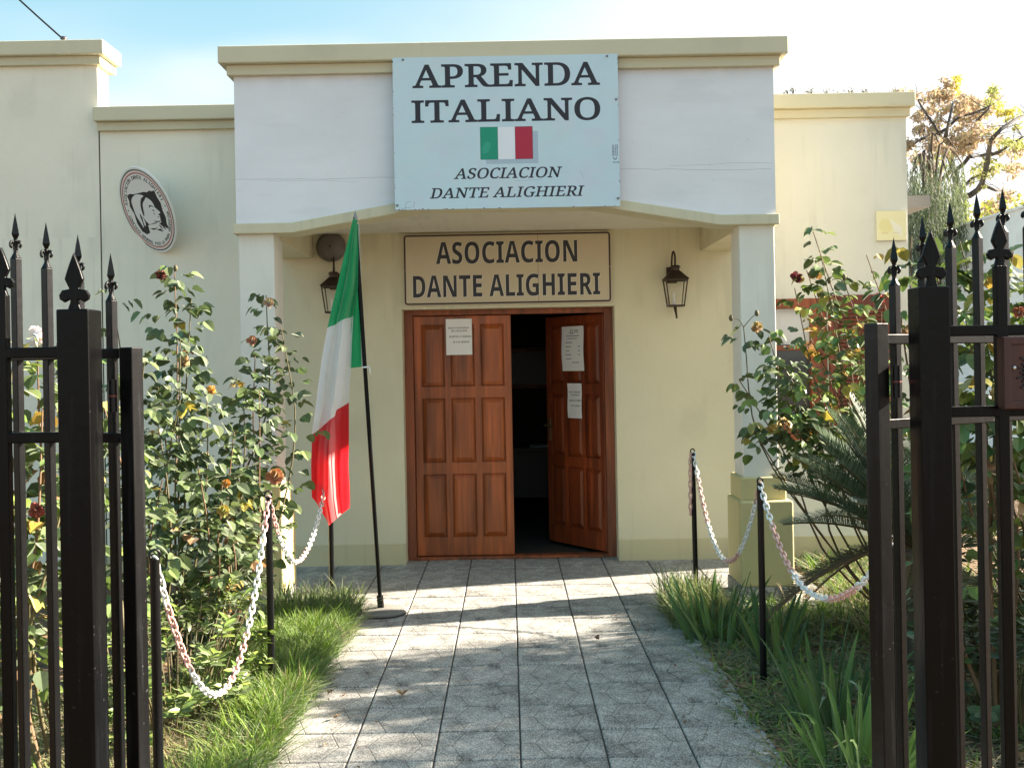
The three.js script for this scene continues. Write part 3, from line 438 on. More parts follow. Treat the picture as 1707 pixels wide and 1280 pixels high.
{ // letter box with a carved emblem on the right fence
  const m = std({ map: woodMap(62, 26, 20, 81), roughness: 0.45 }), b = thing('letter_box', 'reddish brown box with a dark carved sun emblem hung on the right fence', 'letter box', V(1.235, 1.583, -2.602));
  obj('body', new RoundedBoxGeometry(0.19, 0.168, 0.03, 2, 0.004), m, b);
  obj('border', extr([[-0.092, -0.081], [0.092, -0.081], [0.092, 0.081], [-0.092, 0.081]], 0.004, 0.002, [[[-0.078, -0.067], [-0.078, 0.067], [0.078, 0.067], [0.078, -0.067]]]).translate(0, 0, 0.0145), m, b);
  const rays = []; for (let i = 0; i < 34; i++) { const a = i / 34 * Math.PI * 2, k = i % 2 ? 0.057 : 0.066; rays.push(new THREE.BoxGeometry(0.02, 0.0042, 0.004).translate(0.01, 0, 0).rotateZ(a).translate(Math.cos(a) * (k - 0.02) * 0.95, Math.sin(a) * (k - 0.02), 0.017)); }
  obj('rays', merge(rays), M.dark, b);
  obj('ring', new THREE.TorusGeometry(0.043, 0.009, 8, 40).scale(0.95, 1, 0.35).translate(0, 0, 0.0175), M.dark, b);
  obj('centre', new THREE.SphereGeometry(0.035, 24, 12).scale(0.95, 1, 0.15).translate(0, 0, 0.0165), std({ color: lin(0.30, 0.075, 0.03), roughness: 0.5 }), b);
  obj('bolt', new THREE.SphereGeometry(0.005, 10, 6).translate(-0.069, 0.012, 0.017), std({ color: lin(0.6, 0.6, 0.6), metalness: 0.9, roughness: 0.3 }), b);
}

// ------------------------------------------------------------------ stanchions and plastic chains
const ringGeo = new THREE.TorusGeometry(0.017, 0.0045, 8, 20);
function stanchion(x, z, label, lean = 0) {
  const g = thing('chain_post', label, 'post', V(x, 0, -z), 'black chain posts beside the path');
  obj('pole', new THREE.CylinderGeometry(0.0165, 0.0175, 1.02, 14).translate(0, 0.48, 0), M.iron, g);
  const r = obj('ring', ringGeo, M.iron, g); r.position.set(0, 1.005, 0); r.rotation.y = 0.5; g.rotation.z = lean;
  return g;
}
const PA = [-1.2, 3.76], PB = [-1.185, 5.47], PC = [-1.21, 7.5], PD = [1.235, 7.55], PE = [1.258, 5.66], PG = [1.27, 3.75];
stanchion(...PA, 'nearest black chain post on the left, beside the gate leaf'); stanchion(...PB, 'black chain post standing in the green grass left of the path'); stanchion(...PC, 'black chain post behind the hanging flag');
stanchion(...PD, 'farthest black chain post on the right with a loose chain end', 0.008); stanchion(...PE, 'black chain post among the iris leaves right of the path'); stanchion(...PG, 'black chain post hidden behind the right gate leaf');
const linkGeo = (() => { const L = 0.0125, R = 0.0105, pts = []; for (let i = 0; i <= 6; i++) { const a = -Math.PI / 2 + Math.PI * i / 6; pts.push(V(L + R * Math.cos(a), R * Math.sin(a), 0)); } for (let i = 0; i <= 6; i++) { const a = Math.PI / 2 + Math.PI * i / 6; pts.push(V(-L + R * Math.cos(a), R * Math.sin(a), 0)); } return tube(pts, 0.0046, 28, 6, true); })();
function chain(label, a, b, sag, low, phase, seed) {
  const g = thing('chain', label, 'chain', a), r = rng(seed), P = (t) => { const p = a.clone().lerp(b, t); if (b.x === a.x && b.z === a.z) return p; const k = t < low ? 1 - ((low - t) / low) ** 2 : 1 - ((t - low) / (1 - low)) ** 2; p.y = mix(a.y, b.y, t) - sag * k; return p; };
  const N = 800, pts = []; let len = 0; for (let i = 0; i <= N; i++) { const p = P(i / N); if (i) len += p.distanceTo(pts[i - 1].p); pts.push({ p, l: len }); }
  const n = Math.round(len / 0.0365); let j = 0;
  const find = (l) => { while (j < N && pts[j + 1].l < l) j++; const q = pts[j], s = pts[Math.min(N, j + 1)], f = s.l > q.l ? (l - q.l) / (s.l - q.l) : 0; return [q.p.clone().lerp(s.p, f), s.p.clone().sub(q.p).normalize()]; };
  for (let i = 0; i < n; i++) {
    const [p, d] = find((i + 0.5) * len / n), m = obj('link', linkGeo, ((i + phase) % 26) < 11 ? M.linkPink : M.linkWhite, g);
    m.position.copy(p).sub(a); const side = Math.abs(d.y) > 0.98 ? V(0.6, 0, 0.8) : V(0, 1, 0).cross(d).normalize(), up = d.clone().cross(side).normalize().applyAxisAngle(d, (i % 2 ? 0.35 : 0.35 + Math.PI / 2) + (r() - 0.5) * 0.35);
    m.quaternion.setFromRotationMatrix(new THREE.Matrix4().makeBasis(d, up, d.clone().cross(up)));
  }
}
const top = ([x, z], y = 0.995) => V(x, y, -z);
chain('white and pink plastic chain sagging low between the two nearest left posts', top(PA), top(PB), 0.69, 0.5, 20, 1);
chain('plastic chain from the grass post to the post behind the flag', top(PB), top(PC), 0.46, 0.42, 28, 2);
chain('plastic chain between the two farther posts on the right', top(PD), top(PE), 0.55, 0.5, 20, 3);
chain('plastic chain running from the iris post to the right gate', top(PE), top(PG), 0.37, 0.45, 18, 4);
chain('loose pink chain end hanging from the farthest right post', V(PD[0] - 0.025, 0.99, -PD[1] + 0.012), V(PD[0] - 0.032, 0.58, -PD[1] + 0.012), 0, 0.5, 0, 5);

// ------------------------------------------------------------------ flag and its pole
{
  const base = at(635, 1023, 7.33); base.y = 0; const tip = at(591, 352, 7.33), f = thing('flag_pole', 'black leaning flag pole on a round grey base left of the path', 'flag pole', base), up = tip.clone().sub(base);
  const along = (t) => up.clone().multiplyScalar(t);
  obj('base', new THREE.LatheGeometry([[0, 0.042], [0.045, 0.04], [0.155, 0.03], [0.168, 0.024], [0.17, 0.002], [0, 0.002]].map((v) => new THREE.Vector2(...v)), 48), M.concrete, f);
  obj('socket', rod(V(0, 0.03, 0), along(0.045), 0.022, 16), M.iron, f);
  obj('pole', rod(along(0.04), along(0.985), 0.0135, 14), M.black, f);
  const fin = new THREE.LatheGeometry([[0, 0], [0.012, 0], [0.013, 0.01], [0.008, 0.014], [0.015, 0.03], [0.008, 0.06], [0, 0.085]].map((v) => new THREE.Vector2(...v)), 16); const fm = obj('finial', fin, std({ color: lin(0.25, 0.24, 0.24), roughness: 0.3, metalness: 0.7 }), f); fm.position.copy(along(0.97));
  const cl = along(0.612); obj('clip', merge([new THREE.TorusGeometry(0.02, 0.004, 6, 16).rotateX(Math.PI / 2), tube([V(-0.02, 0, 0.01), V(0.03, 0.0, 0.02), V(0.036, -0.04, 0.02)], 0.004, 10, 6)]), std({ color: lin(0.8, 0.8, 0.8), roughness: 0.4 }), f).position.copy(cl);
  obj('tie', merge([tube([V(-0.01, 0, 0.018), V(-0.03, -0.08, 0.022), V(-0.05, -0.17, 0.025)], 0.006, 12, 5), tube([V(0.0, 0.0, 0.018), V(-0.02, 0.012, 0.02), V(0.02, 0.01, 0.016)], 0.006, 10, 5)]), std({ color: lin(0.8, 0.8, 0.78), roughness: 0.8 }), f).position.copy(along(0.965));
  // the cloth: rows of the hanging outline, with folds
  const fl = thing('flag', 'Italian tricolour flag hanging limp from the leaning pole', 'flag', tip.clone());
  const rowsL = [[366, 589], [392, 583], [420, 576], [480, 561.5], [545, 546], [600, 536], [640, 531], [680, 526], [722, 521], [770, 519], [830, 519], [900, 541]], rowsR = [[366, 595.5], [420, 597], [480, 596], [525, 588], [560, 586], [600, 584.5], [640, 582], [680, 580], [722, 579.5], [770, 578], [830, 581], [900, 582]];
  const lerpRow = (R, y) => { if (y <= R[0][0]) return R[0][1]; for (let i = 1; i < R.length; i++) if (y <= R[i][0]) return mix(R[i - 1][1], R[i][1], (y - R[i - 1][0]) / (R[i][0] - R[i - 1][0])); return R[R.length - 1][1]; };
  const yTop = (s) => 366, yGW = (s) => 547 - 21 * Math.pow(s, 0.8), yWR = (s) => s < 0.6 ? 724 - 30 * s / 0.6 : s < 0.64 ? mix(694, 683, (s - 0.6) / 0.04) : mix(683, 671, (s - 0.64) / 0.36), yBot = (s) => s < 0.36 ? mix(829, 874, s / 0.36) : mix(874, 848, (s - 0.36) / 0.64);
  const cloth = (y0, y1, ns, nt) => {
    const pos = [], idx = [];
    for (let j = 0; j <= nt; j++) for (let i = 0; i <= ns; i++) {
      const s = i / ns, y = mix(y0(s), y1(s), j / nt), k = sstep(366, 560, y), x = mix(lerpRow(rowsL, y), lerpRow(rowsR, y), s);
      let d = -0.012 - 0.03 * k + (0.012 + 0.026 * k) * Math.sin(s * 9.5 + 0.6 + y * 0.0035) + 0.012 * k * Math.sin(s * 21 + y * 0.012) + 0.004 * Math.sin(y * 0.09 + s * 6);
      const c = 0.56 + (y - 700) * 0.0006; if (y > 660) d += sstep(660, 740, y) * 0.075 * (s > c ? -1 : 1) * (1 - Math.abs(s - c)) * sstep(0, 0.04, Math.abs(s - c));
      for (const yc of [440, 508, 590, 655, 735, 790, 838]) d += 0.0035 * Math.exp(-(((y - yc - 8 * s) / 3.2) ** 2)) * (0.4 + 0.6 * Math.sin(s * 5 + yc)); d += 0.0035 * (fbm(s * 9, y / 26, 64, 3, 17) - 0.5);
      const p = at(x, y, 7.3).sub(tip); pos.push(p.x, p.y, p.z + d + 0.03 + (y < 500 ? 0 : 0));
    }
    for (let j = 0; j < nt; j++) for (let i = 0; i < ns; i++) { const a = j * (ns + 1) + i, b = a + ns + 1; idx.push(a, b, a + 1, a + 1, b, b + 1); }
    const g = new THREE.BufferGeometry(); g.setAttribute('position', new THREE.Float32BufferAttribute(pos, 3)); g.setIndex(idx); g.computeVertexNormals(); return g;
  };
  const cm = (c) => phys({ color: c, roughness: 0.95, transmission: 0.62, thickness: 0, side: THREE.DoubleSide });
  const G = cm(lin(0.0, 0.42, 0.15)), Wt = cm(lin(0.88, 0.88, 0.90)), R = cm(lin(0.70, 0.012, 0.02));
  obj('green_band', cloth(yTop, yGW, 60, 80), G, fl); obj('white_band', cloth(yGW, yWR, 60, 80), Wt, fl); obj('red_band', cloth(yWR, yBot, 60, 80), R, fl);
  // the hoist folded behind, tied to the pole at its lower corner
  const hy = (s) => 372, hb = (s) => mix(600, 612, s), hg = (() => { const pos = [], idx = [], ns = 8, nt = 30; for (let j = 0; j <= nt; j++) for (let i = 0; i <= ns; i++) { const s = i / ns, y = mix(372, mix(614, 611, s), j / nt), xr = mix(595.5, 603, (y - 372) / 240), xl = mix(588, 581, (y - 372) / 240), p = at(mix(xl, xr, s), y, 7.3).sub(tip); pos.push(p.x, p.y, p.z - 0.035 + 0.012 * Math.sin(s * 5 + y * 0.01)); } for (let j = 0; j < nt; j++) for (let i = 0; i < ns; i++) { const a = j * (ns + 1) + i, b = a + ns + 1; idx.push(a, b, a + 1, a + 1, b, b + 1); } const g = new THREE.BufferGeometry(); g.setAttribute('position', new THREE.Float32BufferAttribute(pos, 3)); g.setIndex(idx); g.computeVertexNormals(); return g; })();
  obj('hoist_fold', hg, G, fl);
  const a0 = at(596, 372, 7.3).sub(tip), a1 = at(603.5, 611, 7.3).sub(tip); a0.z -= 0.03; a1.z -= 0.03;
  obj('hoist_hem', box(-0.008, 0.008, -0.5, 0.5, -0.002, 0.002).applyMatrix4(new THREE.Matrix4().compose(a0.clone().add(a1).multiplyScalar(0.5), new THREE.Quaternion().setFromUnitVectors(V(0, 1, 0), a0.clone().sub(a1).normalize()), V(1, a0.distanceTo(a1), 1))), cm(lin(0.7, 0.72, 0.66)), fl);
}
// ------------------------------------------------------------------ plants
class Tri { // collects coloured triangles
  constructor() { this.p = []; this.c = []; }
  tri(a, b, c, col) { this.p.push(a.x, a.y, a.z, b.x, b.y, b.z, c.x, c.y, c.z); for (let i = 0; i < 3; i++) this.c.push(col[0], col[1], col[2]); }
  geo() { const g = new THREE.BufferGeometry(); g.setAttribute('position', new THREE.Float32BufferAttribute(this.p, 3)); g.setAttribute('color', new THREE.Float32BufferAttribute(this.c, 3)); g.computeVertexNormals(); return g; }
}
// one leaf: base b, axis a (unit), up n (unit), length, width; folded along the midrib and drooping
function leafTris(B, b, a, n, L, W, col, fold = 0.25, droop = 0.18) {
  const s = a.clone().cross(n).normalize(), P = (t, w, h) => b.clone().addScaledVector(a, t * L).addScaledVector(s, w * W * 0.5).addScaledVector(n, (h - droop * t * t) * L);
  const f = fold * W / L * 0.5, rows = [[0.16, 0.72, 0.8], [0.45, 1, 1], [0.78, 0.68, 0.6]].map(([t, w, k]) => [P(t, -w, f * k), P(t, 0, 0), P(t, w, f * k)]), base = P(0, 0, 0), tip = P(1, 0, 0);
  B.tri(base, rows[0][1], rows[0][0], col); B.tri(base, rows[0][2], rows[0][1], col);
  for (let i = 0; i < 2; i++) { const [l1, c1, r1] = rows[i], [l2, c2, r2] = rows[i + 1]; B.tri(l1, c1, c2, col); B.tri(l1, c2, l2, col); B.tri(c1, r1, r2, col); B.tri(c1, r2, c2, col); }
  B.tri(rows[2][0], rows[2][1], tip, col); B.tri(rows[2][1], rows[2][2], tip, col);
}
const leafCache = new Map();
function unitLeaf(col, ratio, fold, droop) { const k = [...col.map((v) => v.toFixed(3)), ratio, fold, droop].join(); if (!leafCache.has(k)) { const B = new Tri(); leafTris(B, V(0, 0, 0), V(1, 0, 0), V(0, 1, 0), 1, ratio, col, fold, droop); leafCache.set(k, B.geo()); } return leafCache.get(k); }
function placeLeaves(parent, list, nParts, ratio, fold, droop, r) { // the leaves nearest to the camera as parts, the rest as one part
  list.forEach((l) => { l.k = l.p.distanceTo(camera.position) - l.L * 6 + r() * 0.6; }); list.sort((a, b) => a.k - b.k);
  const B = [new Tri(), new Tri()];
  list.forEach((l, i) => {
    if (i < nParts) { const m = obj('leaf', unitLeaf(l.col, ratio, fold, droop), l.gloss ? M.leafGloss : M.leaf, parent), s = l.a.clone().cross(l.n).normalize(); m.matrixAutoUpdate = true; m.position.copy(l.p).sub(parent.position); m.quaternion.setFromRotationMatrix(new THREE.Matrix4().makeBasis(l.a, l.n, s)); m.scale.setScalar(l.L); }
    else leafTris(B[l.gloss ? 1 : 0], l.p.clone().sub(parent.position), l.a, l.n, l.L, l.L * ratio, l.col, fold, droop);
  });
  B.forEach((b, i) => { if (b.p.length) tag(obj('foliage', b.geo(), i ? M.leafGloss : M.leaf, parent), null, null, null, 'stuff'); });
}
const rv = (r) => V(r() * 2 - 1, r() * 2 - 1, r() * 2 - 1);
const GREENS = [[0.075, 0.115, 0.038], [0.09, 0.135, 0.045], [0.11, 0.16, 0.05], [0.065, 0.10, 0.04], [0.135, 0.18, 0.065], [0.09, 0.13, 0.06]];
const BRIGHT = [[0.12, 0.19, 0.035], [0.15, 0.22, 0.04], [0.10, 0.16, 0.035], [0.19, 0.24, 0.05], [0.09, 0.14, 0.035]];
const AUTUMN = [[0.40, 0.33, 0.05], [0.40, 0.26, 0.05], [0.26, 0.14, 0.05], [0.34, 0.30, 0.08]];
function rose(o) { // canes with compound leaves; o.canes: [base, tip, firstLeaf(0..1), leafiness]
  const r = rng(o.seed), g = thing('rose_bush', o.label, 'rose bush', o.canes[0][0].clone()), org = g.position, leaves = [];
  for (const [b, t, f0 = 0.3, dense = 1] of o.canes) {
    const len = b.distanceTo(t), side = rv(r).setY(0).multiplyScalar(0.09 * len), m1 = b.clone().lerp(t, 0.35).add(side), m2 = b.clone().lerp(t, 0.7).addScaledVector(side, 0.5).add(rv(r).multiplyScalar(0.05 * len)), curve = new THREE.CatmullRomCurve3([b, m1, m2, t]);
    obj('stem', taper([b, m1, m2, t].map((p) => p.clone().sub(org)), o.thick ?? 0.009, 0.0028, 12, 6), r() < 0.4 ? M.stemBrown : M.stem, g);
    const n = Math.round(len * (o.nodes ?? 17) * (1 - f0) * dense); let ph = r() * 6;
    for (let i = 0; i < n; i++) {
      const u = f0 + (1 - f0) * (i + r() * 0.8) / n; ph += 2.4; const p = curve.getPoint(Math.min(1, u)), d = V(Math.cos(ph), 0.15 + r() * 0.5, Math.sin(ph)).normalize();
      const spread = (o.spread ?? 1) * (u > 0.85 ? 0.6 : 1), pl = (0.06 + r() * 0.09) * spread, down = V(0, -0.35 - r() * 0.9, 0); let q = p.clone().addScaledVector(d, pl * 0.4);
      const nl = r() < 0.6 ? 5 : 3, base = r() < (o.autumn ?? 0.035) ? AUTUMN : o.pal ?? GREENS, c0 = base[Math.floor(r() * base.length)], k = 0.8 + r() * 0.5;
      const lookup = V(0, 1, 0).addScaledVector(rv(r), 0.55).normalize();
      for (let j = 0; j < nl; j++) {
        const rank = j === 0 ? 1 : 1 - 0.35 * Math.ceil(j / 2), bp = q.clone().addScaledVector(d, pl * rank), sd = d.clone().cross(lookup).normalize();
        const a = d.clone().addScaledVector(sd, j === 0 ? 0 : (j % 2 ? 1.1 : -1.1)).add(down).addScaledVector(rv(r), 0.25).normalize(), nn = lookup.clone().addScaledVector(rv(r), 0.35); nn.addScaledVector(a, -nn.dot(a)).normalize();
        const L = (o.leaf ?? 0.055) * (0.42 + r() * 0.85);
        leaves.push({ p: bp, a, n: nn, L, col: base === AUTUMN ? c0 : c0.map((v) => Math.round(v * (k > 1.05 ? 1.12 : 0.92) * 1000) / 1000), gloss: r() < 0.3 });
      }
    }
  }
  for (const [p, c, s] of o.flowers ?? []) { const B = new Tri(), fr = rng(o.seed + 9), fl = p; for (let i = 0; i < 22; i++) { const a = rv(fr).normalize(), n = rv(fr); n.addScaledVector(a, -n.dot(a)).normalize(); leafTris(B, fl.clone().sub(org).addScaledVector(a, s * 0.15), a, n, s, s * 1.1, c.map((v) => v * (0.7 + 0.5 * fr())), 0.5, -0.4); } obj('flower', B.geo(), M.leaf, g); }
  for (const p of o.buds ?? []) { const near = o.canes.map((c) => c[1]).sort((a, b) => a.distanceTo(p) - b.distanceTo(p))[0].clone().sub(org), q = p.clone().sub(org); if (near.distanceTo(q) > 0.01) obj('stem', taper([near, near.clone().lerp(q, 0.5).add(V(0.01, 0.015, 0)), q], 0.003, 0.0018, 6, 5), M.stem, g); }
  for (const p of o.buds ?? []) obj('bud', new THREE.SphereGeometry(0.013, 8, 6).scale(1, 1.5, 1).translate(p.x - org.x, p.y - org.y, p.z - org.z), M.stem, g);
  placeLeaves(g, leaves, o.parts ?? 160, 0.74, 0.35, 0.22, r);
  return g;
}
const gnd = (px, py) => { const d = at(px, py, 1).sub(V(0, EYE, 0)), t = -EYE / d.y; return V(d.x * t, -0.02, d.z * t); };
const G0 = (x, z) => V(x, -0.03, -z);
// left front: two shrubs with tall spires
rose({ seed: 11, label: 'tall rose bush left of the grass with a spire of leaves below the oval emblem', parts: 200, leaf: 0.070, nodes: 22, canes: [
  [G0(-1.95, 6.5), at(290, 446, 6.5), 0.28, 1.25], [G0(-2.0, 6.45), at(318, 500, 6.45), 0.25, 1.25], [G0(-1.9, 6.5), at(300, 560, 6.3), 0.2, 1.3], [G0(-2.05, 6.6), at(262, 640, 6.4), 0.25, 1], [G0(-2.1, 6.6), at(182, 470, 6.6), 0.62, 0.35], [G0(-2.0, 6.2), at(240, 600, 6.1), 0.35, 0.7],
  [G0(-1.9, 6.2), at(345, 650, 6.2), 0.12, 1.4], [G0(-1.85, 6.1), at(300, 660, 6.0), 0.12, 1.4], [G0(-1.95, 6.0), at(258, 680, 5.9), 0.15, 1.1], [G0(-1.8, 6.0), at(330, 780, 5.7), 0.1, 1.3], [G0(-1.95, 5.9), at(270, 800, 5.6), 0.1, 1.3], [G0(-2.1, 5.9), at(235, 760, 5.8), 0.15, 1.1]] ,
  flowers: [[at(352, 650, 6.1), [0.5, 0.25, 0.03], 0.024], [at(268, 458, 6.5), [0.22, 0.04, 0.03], 0.03], [at(306, 603, 6.35), [0.40, 0.30, 0.14], 0.032]], buds: [at(292, 447, 6.5), at(182, 470, 6.6)] });
rose({ seed: 12, label: 'dense rose bush in front of the left porch pillar', parts: 200, leaf: 0.070, nodes: 22, canes: [
  [G0(-1.7, 6.7), at(443, 492, 6.8), 0.25, 1.35], [G0(-1.7, 6.7), at(468, 545, 6.7), 0.2, 1.1], [G0(-1.7, 6.6), at(425, 590, 6.6), 0.2, 1.25], [G0(-1.55, 6.6), at(405, 640, 6.5), 0.18, 1.3], [G0(-1.7, 6.5), at(432, 650, 6.5), 0.15, 1.3], [G0(-1.7, 6.4), at(412, 775, 6.4), 0.12, 1.1], [G0(-1.55, 6.3), at(398, 800, 6.2), 0.1, 1.3], [G0(-1.6, 6.3), at(390, 720, 6.2), 0.12, 1.3], [G0(-1.6, 6.1), at(370, 800, 6.0), 0.1, 1.3], [G0(-1.55, 6.2), at(378, 865, 6.0), 0.1, 1.3], [G0(-1.65, 5.9), at(330, 850, 5.8), 0.1, 1.3], [G0(-1.6, 6.0), at(365, 905, 5.8), 0.08, 1.3]],
  flowers: [[at(457, 795, 6.2), [0.42, 0.2, 0.08], 0.045], [at(419, 568, 6.6), [0.4, 0.2, 0.1], 0.028], [at(447, 505, 6.7), [0.45, 0.35, 0.2], 0.03], [at(376, 806, 5.9), [0.5, 0.25, 0.04], 0.022], [at(371, 852, 5.8), [0.42, 0.37, 0.08], 0.03]] });
rose({ seed: 13, label: 'rose bush with bare thorny canes behind the left gate leaf', parts: 160, leaf: 0.076, nodes: 20, pal: [...GREENS, ...BRIGHT], autumn: 0.1, thick: 0.011, canes: [
  [G0(-1.85, 4.6), at(60, 560, 4.7), 0.42, 1], [G0(-1.9, 4.7), at(20, 610, 4.6), 0.4, 1.2], [G0(-1.8, 4.7), at(110, 600, 4.9), 0.42, 1.1], [G0(-1.75, 4.8), at(160, 640, 5.0), 0.4, 1], [G0(-1.9, 4.5), at(70, 680, 4.5), 0.3, 1.4], [G0(-2.0, 4.6), at(10, 720, 4.5), 0.25, 1.3], [G0(-1.7, 4.9), at(190, 690, 5.2), 0.35, 1], [G0(-1.85, 4.4), at(130, 730, 4.6), 0.35, 1.3], [G0(-2.1, 4.7), at(-40, 650, 4.7), 0.3, 1.2], [G0(-1.8, 5.1), at(160, 560, 5.3), 0.4, 0.6], [G0(-1.95, 4.5), at(40, 840, 4.5), 0.25, 1.2], [G0(-1.9, 4.6), at(100, 870, 4.6), 0.3, 1]],
  flowers: [[at(62, 562, 4.7), [0.7, 0.68, 0.62], 0.045], [at(60, 850, 4.4), [0.3, 0.07, 0.04], 0.03]] });
function shrub(seed, label, cx, cz, rx, rz, h0, h1, heads, L, ratio, pal, parts, gloss = 0.5) { // whorls of leaves on thin stems
  const r = rng(seed), g = thing('shrub', label, 'shrub', G0(cx, cz)), org = g.position, leaves = [];
  for (let i = 0; i < heads; i++) {
    const a0 = r() * 6.28, q = Math.sqrt(r()), p = V(cx + Math.cos(a0) * q * rx, h0 + r() * (h1 - h0) * (1 - q * 0.35), -cz + Math.sin(a0) * q * rz), b = V(cx + (p.x - cx) * 0.4, -0.02, -cz + (p.z + cz) * 0.5);
    obj('stem', taper([b.clone().sub(org), b.clone().lerp(p, 0.6).add(V(0, 0.05, 0)).sub(org), p.clone().sub(org)], 0.005, 0.002, 5, 5), M.stem, g);
    const up = p.clone().sub(b).normalize(), n = 11 + Math.floor(r() * 6); for (let k = 0; k < n; k++) { const a = k * 2.4, d = V(Math.cos(a), 0, Math.sin(a)).addScaledVector(up, 0.15 + 0.7 * k / n).addScaledVector(rv(r), 0.15).normalize(), nn = up.clone(); nn.addScaledVector(d, -nn.dot(d)).normalize(); leaves.push({ p: p.clone().addScaledVector(up, -0.05 + 0.05 * k / n), a: d, n: nn, L: L * (0.7 + r() * 0.6), col: pal[Math.floor(r() * pal.length)], gloss: r() < gloss }); }
  }
  placeLeaves(g, leaves, parts, ratio, 0.25, 0.15, r);
}
shrub(21, 'low bright green shrub with glossy narrow leaves under the sagging left chain', -1.56, 5.15, 0.4, 0.8, 0.03, 0.74, 135, 0.058, 0.36, BRIGHT, 260, 0.45);
shrub(22, 'dark leafy shrub low behind the right gate, beyond the sago palm', 3.35, 6.6, 0.75, 1.2, 0.1, 1.25, 150, 0.095, 0.5, GREENS, 120, 0.3);
shrub(23, 'dark green shrub at the foot of the roses behind the right gate bars', 2.25, 5.0, 0.5, 0.5, 0.1, 0.75, 60, 0.085, 0.5, GREENS, 120, 0.3);
// right side
rose({ seed: 31, pal: [...GREENS, ...BRIGHT], label: 'rose cane with dark leaves leaning over the right porch pillar', parts: 200, leaf: 0.068, nodes: 22, spread: 1.1, autumn: 0.06, canes: [
  [G0(2.36, 6.95), at(1282, 560, 6.4), 0.565, 1.38], [G0(2.36, 6.95), at(1232, 632, 6.4), 0.715, 1.19], [G0(2.36, 6.95), at(1250, 705, 6.3), 0.745, 1.5], [G0(2.36, 6.95), at(1318, 640, 6.3), 0.565, 2.12], [G0(2.36, 6.95), at(1352, 690, 6.4), 0.625, 1.88], [G0(2.36, 6.95), at(1240, 545, 6.5), 0.925, 1.5], [G0(2.36, 6.95), at(1295, 690, 6.2), 0.625, 2.12], [G0(2.36, 6.95), at(1300, 600, 6.3), 0.663, 1.12]],
  flowers: [[at(1262, 545, 6.45), [0.4, 0.25, 0.08], 0.03]], buds: [at(1219, 530, 6.5), at(1262, 522, 6.45)] });
rose({ seed: 32, label: 'large rose bush with yellowing leaves in front of the brown shutter', parts: 240, leaf: 0.066, nodes: 21, pal: [...GREENS, ...BRIGHT, [0.18, 0.24, 0.05], [0.22, 0.25, 0.06]], autumn: 0.14, canes: [
  [G0(2.45, 7.0), at(1356, 386, 6.8), 0.6, 1.1], [G0(2.45, 7.0), at(1345, 450, 6.8), 0.64, 1.27], [G0(2.45, 7.0), at(1370, 430, 6.7), 0.6, 1.19], [G0(2.45, 7.0), at(1325, 480, 6.8), 0.8, 0.77], [G0(2.45, 7.0), at(1408, 470, 6.7), 0.56, 0.68], [G0(2.45, 7.0), at(1445, 425, 6.7), 0.6, 0.47], [G0(2.45, 7.0), at(1430, 540, 6.6), 0.52, 1.02], [G0(2.45, 7.0), at(1470, 520, 6.7), 0.56, 0.85], [G0(2.45, 7.0), at(1400, 560, 6.6), 0.52, 1.19], [G0(2.45, 7.0), at(1380, 620, 6.5), 0.536, 1.19], [G0(2.45, 7.0), at(1450, 610, 6.5), 0.48, 1.27], [G0(2.45, 7.0), at(1350, 560, 6.7), 0.68, 0.94]],
  flowers: [[at(1328, 462, 6.8), [0.22, 0.03, 0.035], 0.034], [at(1465, 498, 6.6), [0.35, 0.06, 0.05], 0.032], [at(1448, 478, 6.7), [0.4, 0.4, 0.28], 0.02]], buds: [at(1408, 462, 6.7), at(1383, 468, 6.7)] });
rose({ seed: 33, label: 'rose bush with bright backlit leaves seen through the right gate bars', parts: 200, leaf: 0.085, nodes: 19, pal: [...BRIGHT, [0.06, 0.11, 0.03]], autumn: 0.08, thick: 0.012, canes: [
  [G0(2.05, 5.1), at(1520, 395, 5.0), 0.55, 0.9], [G0(2.0, 5.1), at(1560, 440, 5.0), 0.5, 1.2], [G0(2.1, 5.1), at(1600, 400, 5.0), 0.5, 1.2], [G0(2.15, 5.0), at(1640, 430, 4.9), 0.45, 1.3], [G0(2.2, 5.1), at(1690, 420, 5.0), 0.45, 1.3], [G0(2.1, 4.9), at(1540, 530, 4.8), 0.45, 1], [G0(2.1, 4.9), at(1610, 530, 4.8), 0.4, 1.3], [G0(2.2, 4.9), at(1680, 560, 4.8), 0.4, 1.3], [G0(2.25, 5.0), at(1740, 470, 4.9), 0.4, 1.3], [G0(2.05, 5.2), at(1490, 430, 5.2), 0.7, 0.5], [G0(2.2, 4.9), at(1650, 650, 4.8), 0.35, 1.3], [G0(2.1, 4.9), at(1590, 640, 4.8), 0.35, 1]],
  flowers: [[at(1700, 520, 4.9), [0.36, 0.12, 0.08], 0.026]] });
